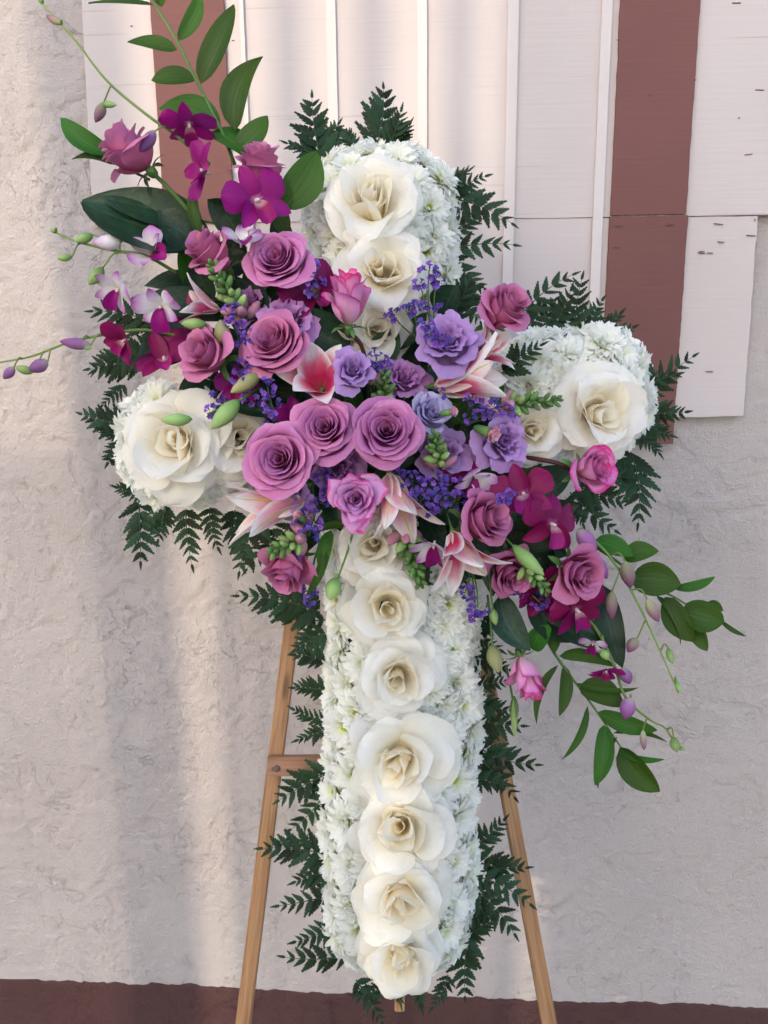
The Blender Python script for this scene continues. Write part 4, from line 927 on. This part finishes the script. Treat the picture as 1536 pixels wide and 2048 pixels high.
rs = thing('ruscus_branch', 'ruscus sprig with a broad leaf beside the left rim of the upper arm', 'branch', Matrix.Translation(PT(575, 470, .09)), 'ruscus branches')
stem_path(rs, [(575, 480, .08), (568, 440, .10), (566, 410, .11)], .0018, .001, 'stem')
for i, (a, b_, w) in enumerate([((562, 418), (634, 302), 74), ((570, 470), (566, 408), 36), ((400, 470), (388, 368), 24)]): leaf_at(rs, (*a, .115), (*b_, .12), w, 'rusc', 530 + i, (.1, .2))
rs = thing('ruscus_branch', 'ruscus branch reaching out to the right edge below the fern', 'branch', Matrix.Translation(PT(1170, 1080, .09)), 'ruscus branches')
stem_path(rs, [(1170, 1080, .09), (1230, 1120, .10), (1290, 1165, .10), (1350, 1195, .10), (1400, 1225, .10), (1440, 1240, .10)], .0020, .0009, 'stem')
for i, (a, b_, w) in enumerate([((1188, 1082), (1266, 1112), 44), ((1246, 1118), (1316, 1102), 40), ((1262, 1158), (1360, 1168), 66), ((1345, 1176), (1430, 1152), 20), ((1330, 1194), (1386, 1282), 52), ((1362, 1222), (1448, 1244), 62), ((1392, 1246), (1414, 1302), 30), ((1440, 1240), (1492, 1272), 10), ((1312, 1190), (1362, 1286), 24), ((1410, 1210), (1446, 1222), 20)]):
    leaf_at(rs, (*a, .10), (*b_, .11), w, 'rusc', 540 + i)
rs = thing('ruscus_branch', 'ruscus branch hanging down at the lower right beyond the rosebud', 'branch', Matrix.Translation(PT(1040, 1170, .08)), 'ruscus branches')
stem_path(rs, [(1040, 1170, .08), (1080, 1250, .10), (1112, 1312, .10), (1168, 1388, .10), (1205, 1440, .10), (1242, 1495, .10)], .0022, .0009, 'stem')
for i, (a, b_, w) in enumerate([((1118, 1312), (1228, 1334), 28), ((1158, 1372), (1246, 1412), 52), ((1150, 1366), (1278, 1374), 14), ((1116, 1330), (1074, 1446), 17), ((1128, 1330), (1120, 1430), 30), ((1175, 1412), (1126, 1518), 17), ((1196, 1424), (1314, 1460), 36), ((1208, 1450), (1190, 1570), 38), ((1234, 1474), (1196, 1576), 19), ((1226, 1466), (1334, 1484), 12), ((1240, 1494), (1318, 1582), 54), ((1238, 1506), (1328, 1518), 13), ((1080, 1250), (1108, 1308), 42), ((1066, 1300), (1102, 1250), 40)]):
    leaf_at(rs, (*a, .10), (*b_, .112), w, 'rusc', 560 + i)
G_D = 'broad dark leaves tucked behind the flowers'
for i, (lb, a, b_, w) in enumerate([
    ('large dark pointed leaf under the dusty pink rose at the upper left', (412, 476), (166, 402), 150), ('dark leaf lying across the large pointed one at the upper left', (400, 440), (205, 392), 84), ('dark leaf with rounded back below the dusty pink rose', (415, 480), (318, 420), 80),
    ('dark leaf above the orchid bloom at the far left', (440, 500), (292, 508), 70), ('dark leaf right of the upper mauve rose', (585, 500), (560, 420), 44), ('dark leaf behind the upper magenta orchid', (480, 480), (416, 400), 60),
    ('dark leaf left of the rosebud stem', (700, 690), (578, 625), 84), ('dark curved leaf right of the rosebud stem', (780, 700), (852, 626), 40), ('broad dark leaf left of the mauve rose at upper right', (890, 640), (915, 572), 70), ('dark leaf behind the rosebud stem', (740, 720), (790, 650), 60),
    ('dark leaf hanging at the right below the mauve rose', (1205, 1170), (1246, 1335), 56), ('dark leaf behind the hanging deep magenta orchid', (1090, 1220), (1220, 1290), 76), ('dark leaf left of the hanging deep magenta orchid', (1060, 1190), (1160, 1280), 70), ('dark leaf above the pink and white rosebud', (1000, 1190), (1060, 1300), 60),
    ('dark leaf in the gap under the deep magenta orchids', (1000, 1080), (1110, 1090), 60), ('dark leaf behind the snapdragon on the shaft', (810, 1060), (850, 1180), 40), ('dark leaf between the central roses and the lily', (690, 800), (620, 780), 50), ('dark leaf beside the green bud at left', (420, 760), (560, 830), 56),
    ('dark leaf behind the pale blue lavender bloom', (830, 760), (900, 800), 60), ('dark leaf under the violet lisianthus at right', (930, 860), (1010, 930), 70), ('dark leaf under the statice right of centre', (800, 960), (920, 1050), 90), ('dark leaf in the gap beside the pale star rose', (640, 960), (680, 1060), 60),
    ('dark leaf behind the hanging mauve rose at the lower left', (640, 1060), (540, 1120), 56), ('dark leaf behind the orchids above the left arm', (420, 680), (270, 740), 80), ('dark leaf between the mauve roses at the left', (470, 560), (520, 700), 90), ('dark leaf behind the hanging white orchids', (420, 600), (300, 590), 60),
    ('dark leaf behind the lily at the lower right', (940, 1060), (985, 1190), 60), ('dark leaf below the half hidden dusty rose', (980, 1150), (1120, 1210), 70)]):
    rt = thing('broad_leaf', lb, 'leaf', Matrix.Translation(PT(*a, .085)), G_D); r = random.Random(i)
    leaf_at(rt, (*a, .088 + .01 * r.random()), (*b_, .10 + .015 * r.random()), w, 'dark', 600 + i); stem_path(rt, [(a[0] - (b_[0] - a[0]) * .2, a[1] - (b_[1] - a[1]) * .2, .06), (*a, .089)], .0014, .0011, 'stem')

# small dark leaves deep between the flowers
NEAR = [(556, 525, 'upper lavender rose'), (422, 712, 'left turned rose'), (553, 692, 'rose above the open lily'), (698, 612, 'upright rosebud'), (893, 692, 'large violet lisianthus'), (650, 858, 'left central rose'), (773, 866, 'right central rose'), (564, 922, 'largest rose'), (712, 998, 'pale star rose'),
        (958, 1040, 'right turned mauve rose'), (1150, 1140, 'lower right mauve rose'), (1002, 884, 'violet bloom with carnation bud'), (1050, 1000, 'deep magenta orchids'), (900, 1100, 'lower right lily'), (320, 650, 'hanging white orchids'), (268, 420, 'large pointed dark leaf')]
fr = random.Random(77); cnt = {}
fill = []
yy = 480
while yy < 1240:
    xx = 280
    while xx < 1220:
        x, y = xx + fr.uniform(-14, 14), yy + fr.uniform(-14, 14)
        dx, dy = x - 730, y - 835; a = R(36); u_ = dx * math.cos(a) + dy * math.sin(a); v_ = -dx * math.sin(a) + dy * math.cos(a)
        if (u_ / 480) ** 2 + (v_ / 190) ** 2 < 1: fill.append((x, y))
        xx += 58
    yy += 54
for i, (x, y) in enumerate(fill):
    nm = min(NEAR, key=lambda q: (q[0] - x) ** 2 + (q[1] - y) ** 2)[2]; cnt.setdefault(nm, []).append((x, y))
for nm, lst in cnt.items():
    for j, (x, y) in enumerate(lst):
        a = math.atan2(y - 835, x - 730) + fr.uniform(-.9, .9); ln = fr.uniform(85, 125); dd = fr.uniform(.062, .082)
        rt = thing('filler_leaf', 'small dark leaf deep behind the %s, %s from top' % (nm, ORD[j]), 'leaf', Matrix.Translation(PT(x, y, dd)), 'small dark leaves deep in the bouquet')
        leaf_at(rt, (x - math.cos(a) * ln * .5, y - math.sin(a) * ln * .5, dd), (x + math.cos(a) * ln * .5, y + math.sin(a) * ln * .5, dd + fr.uniform(-.005, .02)), fr.uniform(52, 74), 'dark' if fr.random() < .8 else 'rusc', i * 7 + j)

# ------------------------------------------------------------------ ferns
FR = {
 'above the upper arm': ('from the left', [(642, 318, 624, 192), (640, 312, 574, 286), (648, 312, 676, 248), (708, 292, 690, 264), (752, 300, 767, 174), (776, 300, 802, 222), (790, 300, 818, 250)]),
 'right of the upper arm': ('from the top', [(898, 376, 936, 342), (898, 388, 972, 352), (900, 396, 1026, 448), (898, 470, 966, 418), (895, 500, 1030, 490), (898, 515, 970, 578), (900, 545, 948, 592), (905, 560, 962, 645)]),
 'above the right arm': ('from the left', [(1035, 640, 1148, 548), (1050, 660, 1110, 600), (1100, 670, 1142, 580), (1150, 670, 1164, 556), (1170, 670, 1205, 600), (1195, 670, 1240, 628), (1205, 672, 1266, 655)]),
 'at the outer end of the right arm': ('from the top', [(1285, 790, 1388, 712), (1290, 770, 1356, 748), (1290, 820, 1372, 824), (1288, 850, 1340, 870), (1270, 870, 1318, 905)]),
 'below the right arm': ('from the left', [(1128, 1000, 1166, 1048), (1140, 985, 1232, 1062), (1150, 970, 1250, 1002), (1170, 955, 1262, 958), (1262, 905, 1276, 1050), (1240, 900, 1254, 985)]),
 'at the outer end of the left arm': ('from the top', [(330, 655, 182, 622), (310, 700, 186, 742), (285, 725, 178, 738), (250, 770, 205, 810), (250, 850, 162, 828), (250, 880, 205, 860), (250, 880, 216, 925)]),
 'below the left arm': ('from the left', [(285, 985, 236, 976), (278, 1000, 281, 1126), (330, 1010, 316, 1080), (372, 1015, 384, 1132), (420, 1015, 436, 1096), (470, 1020, 482, 1110), (520, 1030, 478, 1146), (590, 1050, 492, 1140)]),
 'left of the shaft': ('from the top', [(640, 1225, 474, 1192), (650, 1240, 556, 1232), (650, 1265, 590, 1300), (650, 1320, 592, 1310), (650, 1380, 590, 1376), (650, 1440, 588, 1420), (655, 1460, 596, 1480), (660, 1545, 556, 1602), (660, 1570, 580, 1660), (664, 1712, 522, 1697), (664, 1740, 590, 1764), (664, 1790, 556, 1812), (674, 1850, 590, 1884), (700, 1910, 566, 1914)]),
 'under the foot of the cross': ('from the left', [(712, 1960, 764, 2046), (770, 1972, 712, 1990), (800, 1965, 800, 2004), (838, 1970, 842, 2012), (896, 1950, 866, 2014)]),
 'right of the shaft': ('from the top', [(930, 1235, 1012, 1265), (935, 1270, 1000, 1300), (938, 1300, 1020, 1340), (940, 1370, 1010, 1362), (942, 1400, 1020, 1420), (945, 1435, 1044, 1452), (950, 1490, 1074, 1530), (952, 1510, 1030, 1596), (952, 1555, 1012, 1570), (950, 1690, 1008, 1640), (948, 1720, 1054, 1736), (945, 1750, 1062, 1810), (945, 1775, 1030, 1870), (940, 1800, 970, 1860), (938, 1850, 930, 1996), (930, 1880, 985, 1840)]),
}
sd = 700
for place, (order, lst) in FR.items():
    for i, (bx, by, tx, ty) in enumerate(lst):
        sd += 1; r = random.Random(sd)
        frond('dark green fern frond %s, %s %s' % (place, ORD[i], order), bx, by, tx, ty, .012 + .012 * r.random(), .012 + .03 * r.random(), sd, wide=r.uniform(.46, .58) if place == 'above the upper arm' else r.uniform(.27, .46), bow=r.uniform(.03, .13))
frond('fern tip lying on the inner end of the right arm beside the lily', 1005, 745, 1082, 690, .10, .115, 760, .4, .03)
frond('short fern tip hanging over the shaft below the lily', 820, 1130, 850, 1195, .09, .10, 761, .4, .05)
frond('fern frond peeping out left of the mauve rose at the upper right', 905, 640, 940, 560, .085, .10, 762, .5, .05)
